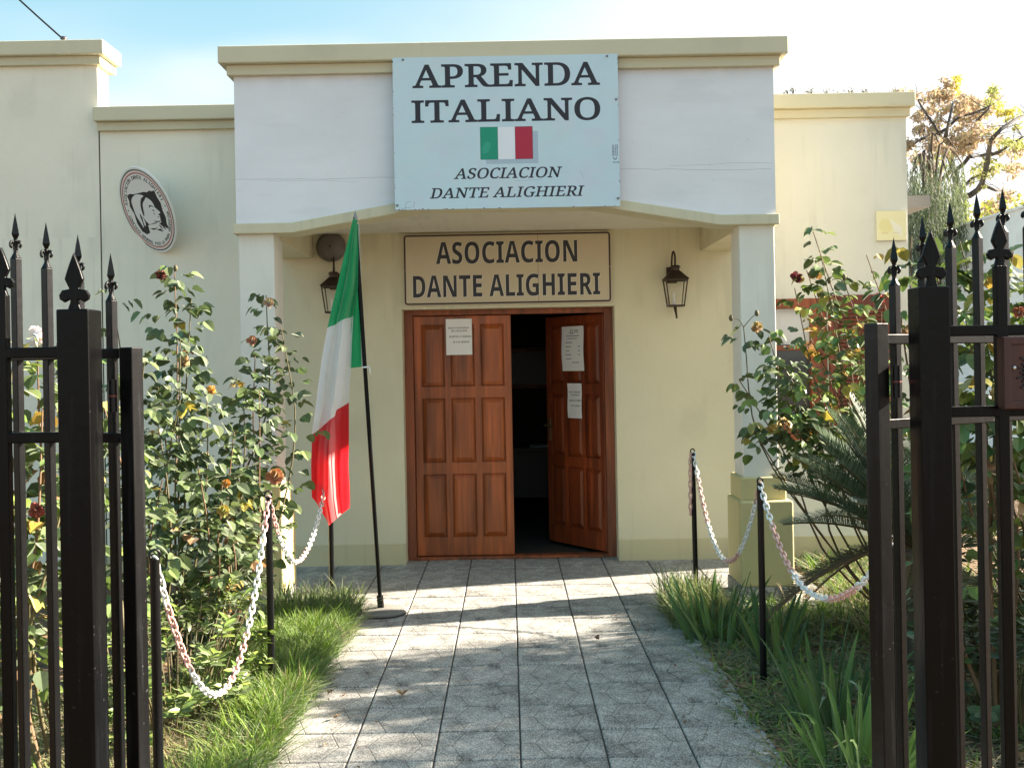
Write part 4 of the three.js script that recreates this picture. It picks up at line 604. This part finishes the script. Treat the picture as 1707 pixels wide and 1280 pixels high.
// sago palm
{
  const r = rng(41), base = V(2.2, -0.03, -6.1), g = thing('sago_palm', 'sago palm with stiff arching fronds in front of the right wing', 'palm', base);
  const trunk = new THREE.CylinderGeometry(0.16, 0.19, 0.62, 16, 8), tp = trunk.attributes.position; for (let i = 0; i < tp.count; i++) { const k = 1 + 0.16 * (hash2(i, 3, 7) - 0.5); tp.setX(i, tp.getX(i) * k); tp.setZ(i, tp.getZ(i) * k); } trunk.computeVertexNormals(); obj('trunk', trunk.translate(0, 0.3, 0), M.bark, g);
  const frond = (az, lift, len, dead) => {
    const B = new Tri(), o = V(0, 0.62, 0), h = V(Math.cos(az), 0, Math.sin(az)), N = 70, pts = [];
    for (let i = 0; i <= 14; i++) { const t = i / 14; pts.push(o.clone().addScaledVector(h, len * (t * Math.cos(lift) * (1 - 0.05 * t) + 0.02)).add(V(0, len * (t * Math.sin(lift) - (dead ? 0.45 : 0.24) * t * t * (0.6 + 0.4 * Math.cos(lift))), 0))); }
    const curve = new THREE.CatmullRomCurve3(pts), side = V(-h.z, 0, h.x);
    const cols = dead ? [[0.16, 0.11, 0.05], [0.12, 0.10, 0.045]] : [[0.10, 0.15, 0.085], [0.14, 0.19, 0.12], [0.075, 0.115, 0.06]];
    for (let i = 4; i < N; i++) { const t = i / N, p = curve.getPoint(t), d = curve.getTangent(t), up = side.clone().cross(d).normalize(); if (up.y < 0) up.negate(); const L = len * 0.145 * Math.pow(Math.sin(Math.PI * (0.1 + 0.86 * t)), 0.6) * (0.9 + 0.2 * r());
      for (const s of [-1, 1]) { const a = side.clone().multiplyScalar(s).addScaledVector(d, 0.7 + 0.4 * t).addScaledVector(up, 0.75).addScaledVector(rv(r), 0.06).normalize(), nn = up.clone().addScaledVector(side, -s * 0.6); nn.addScaledVector(a, -nn.dot(a)).normalize(); const w = 0.0065, c = cols[Math.floor(r() * cols.length)], sv = a.clone().cross(nn).multiplyScalar(w / 2), m = p.clone().addScaledVector(a, L * 0.55), e = p.clone().addScaledVector(a, L).addScaledVector(nn, -0.06 * L); B.tri(p.clone().sub(sv.clone().multiplyScalar(0.7)), p.clone().add(sv.clone().multiplyScalar(0.7)), m.clone().add(sv), c); B.tri(p.clone().sub(sv.clone().multiplyScalar(0.7)), m.clone().add(sv), m.clone().sub(sv), c); B.tri(m.clone().sub(sv), m.clone().add(sv), e, c); } }
    const f = obj('frond', B.geo(), r() < 0.5 ? M.leafGloss : M.leaf, g); obj('rachis', taper(pts, 0.011, 0.003, 14, 6), dead ? M.stemBrown : M.stem, f);
  };
  // azimuth: pi points left, pi/2 towards the camera
  for (const [a, l, n] of [[3.02, 0.6, 0.98], [2.72, 0.75, 0.95], [3.38, 0.8, 0.95], [2.95, 0.95, 0.98], [2.5, 0.5, 0.95], [2.2, 0.75, 0.95], [3.7, 0.6, 1.0], [3.5, 1.0, 1.0], [2.6, 1.05, 1.0], [1.9, 0.5, 0.95], [1.6, 0.8, 1.0], [1.2, 0.55, 1.0], [1.0, 0.85, 1.05], [0.6, 0.5, 1.1], [0.2, 0.7, 1.1], [-0.2, 0.45, 1.1], [-0.6, 0.7, 1.1], [-1.1, 0.5, 1.1], [-1.5, 0.8, 1.05], [-1.9, 0.6, 1.1], [-2.3, 0.85, 1.1], [4.3, 1.1, 1.05], [1.3, 1.2, 1.05], [0.1, 1.2, 1.05], [3.15, 1.1, 1.05], [2.85, 0.42, 0.92], [2.35, 1.1, 1.0], [2.7, 1.2, 1.05], [3.3, 1.25, 1.05], [1.9, 1.0, 1.0], [3.9, 0.95, 1.05], [2.95, 0.75, 0.9], [2.8, 0.9, 0.95], [3.1, 0.85, 0.9], [2.6, 0.85, 0.9], [2.45, 0.95, 0.95], [3.0, 1.12, 1.0], [2.75, 1.02, 1.0], [3.25, 0.6, 0.85], [2.3, 0.6, 0.9]]) frond(a + (r() - 0.5) * 0.1, l, n, false);
  for (const [a, l, n] of [[3.12, -0.02, 0.88], [3.4, -0.05, 0.8], [2.1, -0.25, 0.6], [1.3, -0.15, 0.7], [4.1, -0.1, 0.8]]) frond(a, l, n, true);
}
// iris clumps
function iris(label, x, z, n, h, seed, spread, pal) {
  const r = rng(seed), g = thing('iris_clump', label, 'iris plant', V(x, -0.03, -z));
  for (let i = 0; i < n; i++) {
    const a = r() * 6.28, q = Math.sqrt(r()), b = V(Math.cos(a) * q * spread * 0.55, 0, Math.sin(a) * q * spread), lean = 0.12 + 0.5 * r() * q + (r() < 0.15 ? 0.35 : 0), d = V(Math.cos(a) * 1.25 + (r() - 0.5) * 0.5, 0, Math.sin(a) * 0.7 + (r() - 0.5) * 0.6).normalize(), H = h * (0.65 + r() * 0.45), W = 0.026 + r() * 0.014, tw = r() * 3.14, s = V(Math.cos(tw), 0, Math.sin(tw) * 0.6).normalize(), B = new Tri(), N = 7, c = pal[Math.floor(r() * pal.length)], bend = r() < 0.12 ? 0.7 : 0.12 * r();
    const P = (t, w) => b.clone().addScaledVector(d, H * (lean * t + bend * Math.max(0, t - 0.55) ** 2 * 3)).add(V(0, H * (t - 0.16 * lean * t * t - bend * Math.max(0, t - 0.55) ** 2 * 2.2), 0)).addScaledVector(s, w);
    const wd = (t) => W * 0.5 * Math.min(1, 0.75 + t) * Math.pow(1 - Math.max(0, t - 0.45) / 0.55, 0.7), nrm = s.clone().cross(V(0, 1, 0)).multiplyScalar(0.0045);
    for (let k = 0; k < N; k++) { const t0 = k / N, t1 = (k + 1) / N, c0 = P(t0, 0).add(nrm), c1 = P(t1, 0).add(nrm); B.tri(P(t0, -wd(t0)), c0, c1, c); B.tri(P(t0, -wd(t0)), c1, P(t1, -wd(t1)), c); B.tri(c0, P(t0, wd(t0)), P(t1, wd(t1)), c); B.tri(c0, P(t1, wd(t1)), c1, c); }
    obj('leaf', B.geo(), M.leaf, g);
  }
}
const IR = [[0.08, 0.16, 0.045], [0.11, 0.21, 0.05], [0.07, 0.135, 0.045], [0.15, 0.25, 0.055]];
iris('iris clump around the farther right chain posts near the pillar', 1.18, 6.65, 46, 0.38, 51, 0.34, IR);
iris('iris clump just behind the iris chain post, beside the path edge', 1.42, 6.2, 26, 0.38, 52, 0.24, IR);
iris('broad iris clump of dark leaves in the middle of the right bed', 1.43, 5.1, 48, 0.41, 53, 0.30, IR);
iris('bright sunlit iris clump lowest in the right bed by the gate', 1.36, 4.42, 34, 0.37, 54, 0.26, [[0.13, 0.25, 0.045], [0.17, 0.29, 0.05], [0.09, 0.17, 0.045]]);

// grass
function grass(name, label, cells, pal, seed, place, hgt, wide = 0.0062) {
  const r = rng(seed), B = [];
  for (let v = 0; v < 3; v++) { const T3 = new Tri(); for (let i = 0; i < 22; i++) { const a = r() * 6.28, q = Math.sqrt(r()) * 0.07, b = V(Math.cos(a) * q, 0, Math.sin(a) * q), d = V(Math.cos(r() * 6.28), 0, Math.sin(r() * 6.28)), H = 0.5 + r() * 0.7, l = 0.1 + r() * 0.65, s = V(-d.z, 0, d.x).multiplyScalar(wide / 2), k = 0.75 + r() * 0.5, c = [k, k, k], P = (t) => b.clone().addScaledVector(d, 0.16 * l * t * t * (0.8 + H)).add(V(0, H * (t - 0.22 * l * t * t), 0)), p0 = P(0), p1 = P(0.45), p2 = P(0.78), p3 = P(1); const S = (p, w) => p.clone().addScaledVector(s, w); T3.tri(S(p0, -1), S(p0, 1), S(p1, 1), c); T3.tri(S(p0, -1), S(p1, 1), S(p1, -1), c); T3.tri(S(p1, -1), S(p1, 1), S(p2, 0.7), c); T3.tri(S(p1, -1), S(p2, 0.7), S(p2, -0.7), c); T3.tri(S(p2, -0.7), S(p2, 0.7), p3, c); } B.push(T3.geo()); }
  const lists = [[], [], []]; for (let i = 0; i < cells; i++) { const q = place(r); if (q) lists[i % 3].push(q); }
  const g = new THREE.Group(); g.name = numbered(name); scene.add(g); tag(g, label, 'grass', null, 'stuff');
  lists.forEach((l, v) => { if (!l.length) return; const m = new THREE.InstancedMesh(B[v], M.leaf, l.length); m.name = 'blades'; m.castShadow = m.receiveShadow = true; m.userData.kind = 'stuff'; const M4 = new THREE.Matrix4(), e = new THREE.Quaternion(), c = new THREE.Color(); l.forEach((q, i) => { e.setFromEuler(new THREE.Euler((r() - 0.5) * 0.25 + (q.tx ?? 0), r() * 6.28, (r() - 0.5) * 0.25 + (q.tz ?? 0))); M4.compose(V(q.x, -0.03, -q.z), e, V(q.w ?? 1, q.h, q.w ?? 1)); m.setMatrixAt(i, M4); const p = q.pal ?? pal, k = p[Math.floor(r() * p.length)], f = 0.85 + r() * 0.3; m.setColorAt(i, c.setRGB(k[0] * f, k[1] * f, k[2] * f)); }); g.add(m); });
}
const LAWN = [[0.12, 0.22, 0.015], [0.16, 0.27, 0.02], [0.09, 0.17, 0.018], [0.21, 0.30, 0.03]], DRY = [[0.26, 0.20, 0.09], [0.22, 0.19, 0.07], [0.16, 0.18, 0.05], [0.30, 0.24, 0.12]];
grass('grass', 'lush green grass strip between the path and the left bushes', 2600, LAWN, 61, (r) => {
  const z = 3.9 + r() * 3.5, w = sstep(3.9, 5.6, z), xl = mix(-1.75, -1.6, w), xr = -1.055 + 0.05 * (fbm(z * 3, 1, 64, 2, 5) - 0.3), x = xl + (xr - xl) * Math.pow(r(), 0.75); if (z > 7.15 && x < -1.35) return null;
  const dry = (1 - sstep(-1.42, -1.14, x)) * (1 - sstep(4.85, 5.5, z)); if (r() < dry * 0.93) return { x, z, h: 0.06 + r() * 0.10, pal: DRY };
  return { x, z, h: (0.09 + 0.12 * r()) * (0.55 + 0.9 * fbm(x * 5 + 9, z * 5, 64, 3, 8)) * (1 - 0.35 * dry), tz: -0.1 * sstep(-1.2, -1.03, x), pal: r() < 0.07 ? DRY : undefined };
});
grass('dry_grass', 'short dry grass and straw below the low left shrub', 1500, DRY, 62, (r) => { const z = 3.6 + r() * 2.0, x = -2.3 + r() * 1.12; return { x, z, h: 0.05 + r() * 0.08, w: 1.3, pal: r() < 0.25 ? LAWN : DRY }; });
grass('weeds', 'thin green and dry weeds growing in the right garden bed', 2200, [...LAWN, [0.08, 0.13, 0.03]], 63, (r) => {
  const z = 4.0 + r() * 5.0, x = 1.06 + Math.pow(r(), 1.3) * 2.2; if (z > 7.35 && x < 2.2) return null; const sunny = z > 6.5 ? 1 : 0.45; if (x > 1.35 && z < 6.4 && r() > 0.5) return null;
  return { x, z, h: (0.05 + 0.13 * r()) * (x < 1.3 && z > 6.5 ? 1.35 : sunny), pal: r() < 0.3 ? DRY : undefined, w: 1.1 };
});
grass('tall_weeds', 'tall sunlit weeds at the corner of the path by the right pillar', 130, [[0.18, 0.24, 0.06], [0.13, 0.2, 0.04], [0.22, 0.22, 0.09]], 64, (r) => ({ x: 1.0 + r() * 0.28, z: 6.75 + r() * 0.7, h: 0.14 + r() * 0.17, tz: 0.18 * (r() - 0.2) }));
grass('seed_grass', 'tall seeding grass at the foot of the flag pole base', 70, [[0.10, 0.17, 0.04], [0.16, 0.18, 0.08]], 65, (r) => ({ x: -1.5 + r() * 0.5, z: 7.0 + r() * 0.3, h: 0.17 + r() * 0.14, tz: 0.2 * (r() - 0.5) }));
{ // fallen leaves
  const r = rng(71), B = new Tri(), cols = [[0.22, 0.12, 0.05], [0.28, 0.17, 0.07], [0.15, 0.085, 0.045], [0.32, 0.22, 0.10], [0.19, 0.09, 0.04]];
  const put = (x, z, L) => { const a = V(r() - 0.5, (r() - 0.5) * 0.3, r() - 0.5).normalize(), n = V((r() - 0.5) * 0.6, 1, (r() - 0.5) * 0.6); n.addScaledVector(a, -n.dot(a)).normalize(); leafTris(B, V(x, -0.02 + r() * 0.02, -z), a, n, L, L * (0.5 + r() * 0.3), cols[Math.floor(r() * 5)], 0.6, -0.2 + r() * 0.5); };
  for (let i = 0; i < 520; i++) put(1.06 + Math.pow(r(), 2.2) * 0.5, 4.2 + r() * 2.6, 0.02 + r() * 0.035);
  for (let i = 0; i < 900; i++) put(1.2 + r() * 2.2, 4.4 + r() * 3.6, 0.02 + r() * 0.05);
  for (let i = 0; i < 600; i++) put(-2.5 + r() * 1.35, 3.6 + r() * 2.2, 0.02 + r() * 0.045);
  for (let i = 0; i < 150; i++) { const e = r() < 0.5 ? -1 : 1, w = Math.pow(r(), 2.5) * 0.45; const x = e < 0 ? -1.02 + w : 1.06 - w, z = 4.3 + r() * 3.4, L = 0.008 + r() * 0.018, a = V(r() - 0.5, 0.05, r() - 0.5).normalize(), n = V((r() - 0.5) * 0.6, 1, (r() - 0.5) * 0.6); n.addScaledVector(a, -n.dot(a)).normalize(); leafTris(B, V(x, 0.005, -z), a, n, L, L * (0.4 + r() * 0.4), cols[Math.floor(r() * 5)], 0.6, -0.2); }
  tag(obj('leaf_litter', B.geo(), M.leaf), 'brown fallen leaves scattered over the soil of both beds', 'leaf litter', null, 'stuff');
  const spots = [[543, 1160, 'curled brown dry leaf lying on the path near the left grass edge'], [670, 1163, 'small brown dry leaf on the sunlit part of the path'], [556, 1200, 'pale dry leaf scraps on the path left edge'], [1240, 1150, 'brown dry leaf lying at the right edge of the path'], [995, 1068, 'tiny dark leaf lying on the path below the right door']];
  for (const [px, py, label] of spots) { const p = gnd(px, py), C = new Tri(); for (let i = 0; i < 3; i++) { const a = V(r() - 0.5, 0.1, r() - 0.5).normalize(), n = V((r() - 0.5) * 0.8, 1, (r() - 0.5) * 0.8); n.addScaledVector(a, -n.dot(a)).normalize(); leafTris(C, V((r() - 0.5) * 0.03, 0.006, (r() - 0.5) * 0.03), a, n, 0.03 + r() * 0.02, 0.022, cols[Math.floor(r() * 4)], 0.7, -0.3); } const m = tag(obj('dry_leaf', C.geo(), M.leaf), label, 'leaf'); m.position.set(p.x, 0.004, p.z); }
}

// ------------------------------------------------------------------ trees
function limb(parent, pts, r0, r1, mat) { obj('limb', taper(pts, r0, r1, 14, 7), mat, parent); }
function scatterLeaves(B, r, c, rad, n, size, cols, ratio = 0.45) { for (let i = 0; i < n; i++) { const d = rv(r); if (d.lengthSq() > 1) { i--; continue; } const p = V(c.x + d.x * rad.x, c.y + d.y * rad.y, c.z + d.z * rad.z), a = rv(r).add(V(0, -0.5, 0)).normalize(), nn = rv(r); nn.addScaledVector(a, -nn.dot(a)).normalize(); const L = size * (0.6 + r() * 0.8), s = a.clone().cross(nn).multiplyScalar(L * ratio * 0.5), e = p.clone().addScaledVector(a, L), m = p.clone().addScaledVector(a, L * 0.5), k = cols[Math.floor(r() * cols.length)]; B.tri(p, m.clone().add(s), e, k); B.tri(p, e, m.clone().sub(s), k); } }
{
  const Z = 27, r = rng(81), q = (x, y, dz = 0) => at(x, y, Z + dz), base = q(1600, 470); base.y = -0.05;
  const t = thing('autumn_tree', 'autumn tree with orange and yellow leaves behind the white boundary wall', 'tree', V(base.x, -0.05, base.z)), o = t.position, S = (a) => a.map((p) => p.clone().sub(o));
  const bark = std({ color: lin(0.075, 0.07, 0.066), roughness: 0.95 });
  obj('trunk', taper(S([base, q(1599, 400), q(1602, 360), q(1603, 328)]), 0.2, 0.14, 12, 9), bark, t);
  const limbs = [[[1602, 330], [1594, 300], [1587, 270], [1578, 240], [1582, 205], [1590, 170]], [[1603, 330], [1625, 322], [1640, 300], [1648, 262], [1656, 228], [1680, 208], [1712, 190]], [[1588, 285], [1602, 278], [1616, 262], [1618, 235], [1628, 205], [1650, 180]], [[1580, 245], [1562, 215], [1545, 190], [1530, 165]], [[1586, 285], [1565, 305], [1548, 322], [1535, 336]], [[1640, 308], [1655, 315], [1672, 318]], [[1650, 258], [1668, 252], [1690, 238], [1706, 228]], [[1583, 210], [1600, 195], [1625, 188], [1660, 172]], [[1578, 215], [1560, 225], [1540, 230], [1518, 245]], [[1620, 262], [1640, 258], [1655, 255]], [[1604, 315], [1618, 300], [1640, 288], [1655, 282]]];
  const tips = []; limbs.forEach((l, i) => { const pts = l.map(([x, y], k) => q(x, y, (r() - 0.5) * 0.7 * k)); limb(t, S(pts), [0.09, 0.08, 0.055, 0.042, 0.055, 0.045, 0.045, 0.04, 0.04, 0.035, 0.035][i], 0.02, bark); tips.push(...pts.slice(2)); });
  const tw = []; for (const p of tips) for (let k = 0; k < 5; k++) { const e = p.clone().add(rv(r).multiply(V(0.5, 0.35, 0.5))).add(V(0, 0.1, 0)); tw.push(taper(S([p, p.clone().lerp(e, 0.5).addScaledVector(rv(r), 0.1), e]), 0.011, 0.004, 4, 4)); }
  tag(obj('twig', merge(tw), bark, t), null, null, null, 'stuff');
  const OR = [[0.50, 0.37, 0.25], [0.45, 0.32, 0.21], [0.54, 0.43, 0.27], [0.40, 0.31, 0.23], [0.44, 0.40, 0.2]], YE = [[0.66, 0.58, 0.10], [0.6, 0.56, 0.14]], YG = [[0.46, 0.50, 0.14], [0.52, 0.52, 0.2], [0.34, 0.38, 0.12]];
  const blobs = [[1545, 175, 14, OR, 150], [1562, 160, 16, OR, 170], [1590, 165, 18, OR, 240], [1598, 142, 10, YE, 130], [1605, 185, 20, OR, 260], [1625, 172, 18, [...OR, ...YG], 240], [1642, 172, 14, OR, 180], [1580, 200, 16, OR, 200], [1600, 222, 22, OR, 420], [1625, 235, 20, OR, 320], [1572, 232, 18, OR, 260], [1555, 250, 18, OR, 240], [1530, 205, 18, OR, 260], [1520, 230, 14, OR, 200], [1522, 265, 12, OR, 160], [1540, 225, 14, OR, 140], [1600, 262, 12, OR, 120], [1675, 178, 11, YE, 150], [1660, 155, 12, YG, 90], [1648, 205, 14, [...OR, ...YG], 140], [1690, 235, 16, YG, 160], [1675, 265, 16, [...OR, ...YG], 150], [1700, 262, 14, OR, 140], [1660, 280, 14, YG, 110], [1640, 280, 12, YG, 70], [1690, 290, 14, OR, 110], [1615, 205, 16, OR, 200], [1655, 335, 20, [...OR, [0.2, 0.16, 0.06]], 260], [1680, 340, 18, [...OR, [0.2, 0.16, 0.06]], 240], [1550, 270, 16, YG, 90], [1632, 300, 12, YG, 80], [1690, 200, 12, YG, 70], [1580, 140, 8, OR, 60], [1530, 150, 8, OR, 50], [1500, 158, 10, OR, 60]];
  const B = new Tri(); for (const [x, y, s, c, n] of blobs) { const m = q(x, y, (r() - 0.5) * 2).sub(o), k = s * Z / F; for (let j = 0; j < 4; j++) scatterLeaves(B, r, m.clone().add(rv(r).multiplyScalar(k * 1.15)), V(k * 0.7, k * 0.5, k), Math.round(n * 0.33), 0.11, c); }
  obj('crown', B.geo(), M.leaf, t);
}
{
  const Z = 22, r = rng(82), q = (x, y, dz = 0) => at(x, y, Z + dz), b = q(1548, 420); b.y = -0.05;
  const t = thing('weeping_tree', 'grey green weeping tree with hanging strands beside the right wing', 'tree', b), o = t.position; const bark = M.bark;
  const topP = q(1545, 260).sub(o); obj('trunk', taper([V(0, 0, 0), V(0.1, topP.y * 0.5, 0), topP], 0.22, 0.08, 10, 8), bark, t);
  const C = [[0.08, 0.105, 0.06], [0.11, 0.135, 0.08], [0.06, 0.085, 0.04], [0.14, 0.16, 0.10], [0.08, 0.12, 0.04]], B = new Tri(), BR = [[0.22, 0.30, 0.05], [0.28, 0.33, 0.07]];
  for (let i = 0; i < 11; i++) { const e = q(1500 + r() * 110, 235 + r() * 80, (r() - 0.5) * 3).sub(o); obj('limb', taper([V(0.05, topP.y * (0.6 + 0.3 * r()), 0), topP.clone().lerp(e, 0.6).add(V(0, 0.3, 0)), e], 0.05, 0.015, 8, 5), bark, t); }
  for (let i = 0; i < 620; i++) { const p = q(1490 + r() * 118, 225 + 45 * fbm(i * 0.07, 3, 64, 2, 5) + Math.pow(r(), 0.7) * 120, (r() - 0.5) * 4).sub(o), n = 12 + Math.floor(r() * 14), sway = (r() - 0.5) * 0.02, pal = p.x > 0.35 && r() < 0.35 ? BR : C, k = pal[Math.floor(r() * pal.length)]; for (let j = 0; j < n; j++) { p.add(V(sway, -0.062, 0)); const a = V((r() - 0.5) * 1.1, -1, (r() - 0.5) * 1.1).normalize(), s = V(r() - 0.5, 0, r() - 0.5).normalize().multiplyScalar(0.011), e = p.clone().addScaledVector(a, 0.1 + r() * 0.06); B.tri(p.clone().sub(s), p.clone().add(s), e, k); } }
  obj('crown', B.geo(), M.leaf, t);
  // yellow green hedge top behind the white wall
  const h = thing('hedge', 'yellow green leafy hedge top rising above the white boundary wall', 'hedge', V(11.2, -0.05, -25)), H = new Tri(); for (let i = 0; i < 26; i++) scatterLeaves(H, r, V(-1.6 + i * 0.14, 3.9 + r() * 0.7 + i * 0.03, (r() - 0.5)), V(0.4, 0.35, 0.5), 60, 0.13, [[0.36, 0.38, 0.05], [0.25, 0.28, 0.05], [0.42, 0.40, 0.10]]); obj('foliage', H.geo(), M.leaf, h); obj('stem', taper([V(0, 0, 0), V(0.1, 2, 0), V(0, 4, 0)], 0.08, 0.03, 6, 6), bark, h);
}
{ // far tree tops that just show over the right parapet
  const Z = 34, r = rng(83), q = (x, y, dz = 0) => at(x, y, Z + dz), b = q(1395, 300); b.y = -0.05; const t = thing('distant_tree', 'sparse tops of a distant tree showing above the right parapet', 'tree', b), o = t.position, B = new Tri();
  obj('trunk', taper([V(0, 0, 0), V(0.1, 4, 0), V(0, 7, 0)], 0.25, 0.1, 8, 7), M.bark, t);
  for (const [x, y, s, n] of [[1312, 153, 5, 30], [1322, 148, 5, 26], [1352, 152, 6, 34], [1378, 151, 6, 34], [1420, 150, 6, 34], [1440, 152, 6, 36], [1490, 151, 8, 44], [1505, 149, 6, 30], [1340, 165, 16, 130], [1400, 168, 22, 200], [1460, 166, 20, 180]]) { const m = q(x, y, 0).sub(o), k = s * Z / F; scatterLeaves(B, r, m, V(k * 1.1, k * 0.8, k * 1.6), Math.round(n * 1.3), 0.065, [[0.16, 0.16, 0.11], [0.2, 0.19, 0.13], [0.13, 0.14, 0.09]]); for (let j = 0; j < 2; j++) B.tri(m, m.clone().add(V(0.03, 0, 0)), m.clone().add(V((r() - 0.5) * 0.6, -1.2, 0)), [0.1, 0.09, 0.08]); }
  obj('crown', B.geo(), M.leaf, t);
}
// the tree on the right of the garden, outside the frame, whose shade falls in streaks on the path
{
  const r = rng(84), b = V(7.6, -0.05, -7.4), t = thing('shade_tree', 'leafy garden tree beyond the right fence that throws dappled shade on the path', 'tree', b), B = new Tri();
  obj('trunk', taper([V(0, 0, 0), V(0.1, 1.2, 0.05), V(0, 2.4, 0)], 0.16, 0.12, 8, 8), M.bark, t);
  for (let i = 0; i < 46; i++) { const a = r() * 6.28, q = 0.4 + r() * 1.4, e = V(Math.cos(a) * q * 0.7, 1.8 + r() * 2.1, Math.sin(a) * q * 1.1 + 0.55); obj('limb', taper([V(0, 1.5 + r() * 0.6, 0), e.clone().multiplyScalar(0.55).add(V(0, 0.8, 0)), e], 0.045, 0.01, 8, 6), M.bark, t); for (let k = 0; k < 5; k++) scatterLeaves(B, r, e.clone().add(rv(r).multiplyScalar(0.4)), V(0.42, 0.14, 0.45), 125, 0.07, GREENS, 0.6); }
  obj('crown', B.geo(), M.leaf, t);
}

// ------------------------------------------------------------------ draw
const renderer = new THREE.WebGLRenderer({ antialias: true });
renderer.setSize(1024, 767);
renderer.toneMapping = THREE.LinearToneMapping;
renderer.toneMappingExposure = EXPOSURE;
renderer.shadowMap.enabled = true;
renderer.render(scene, camera);
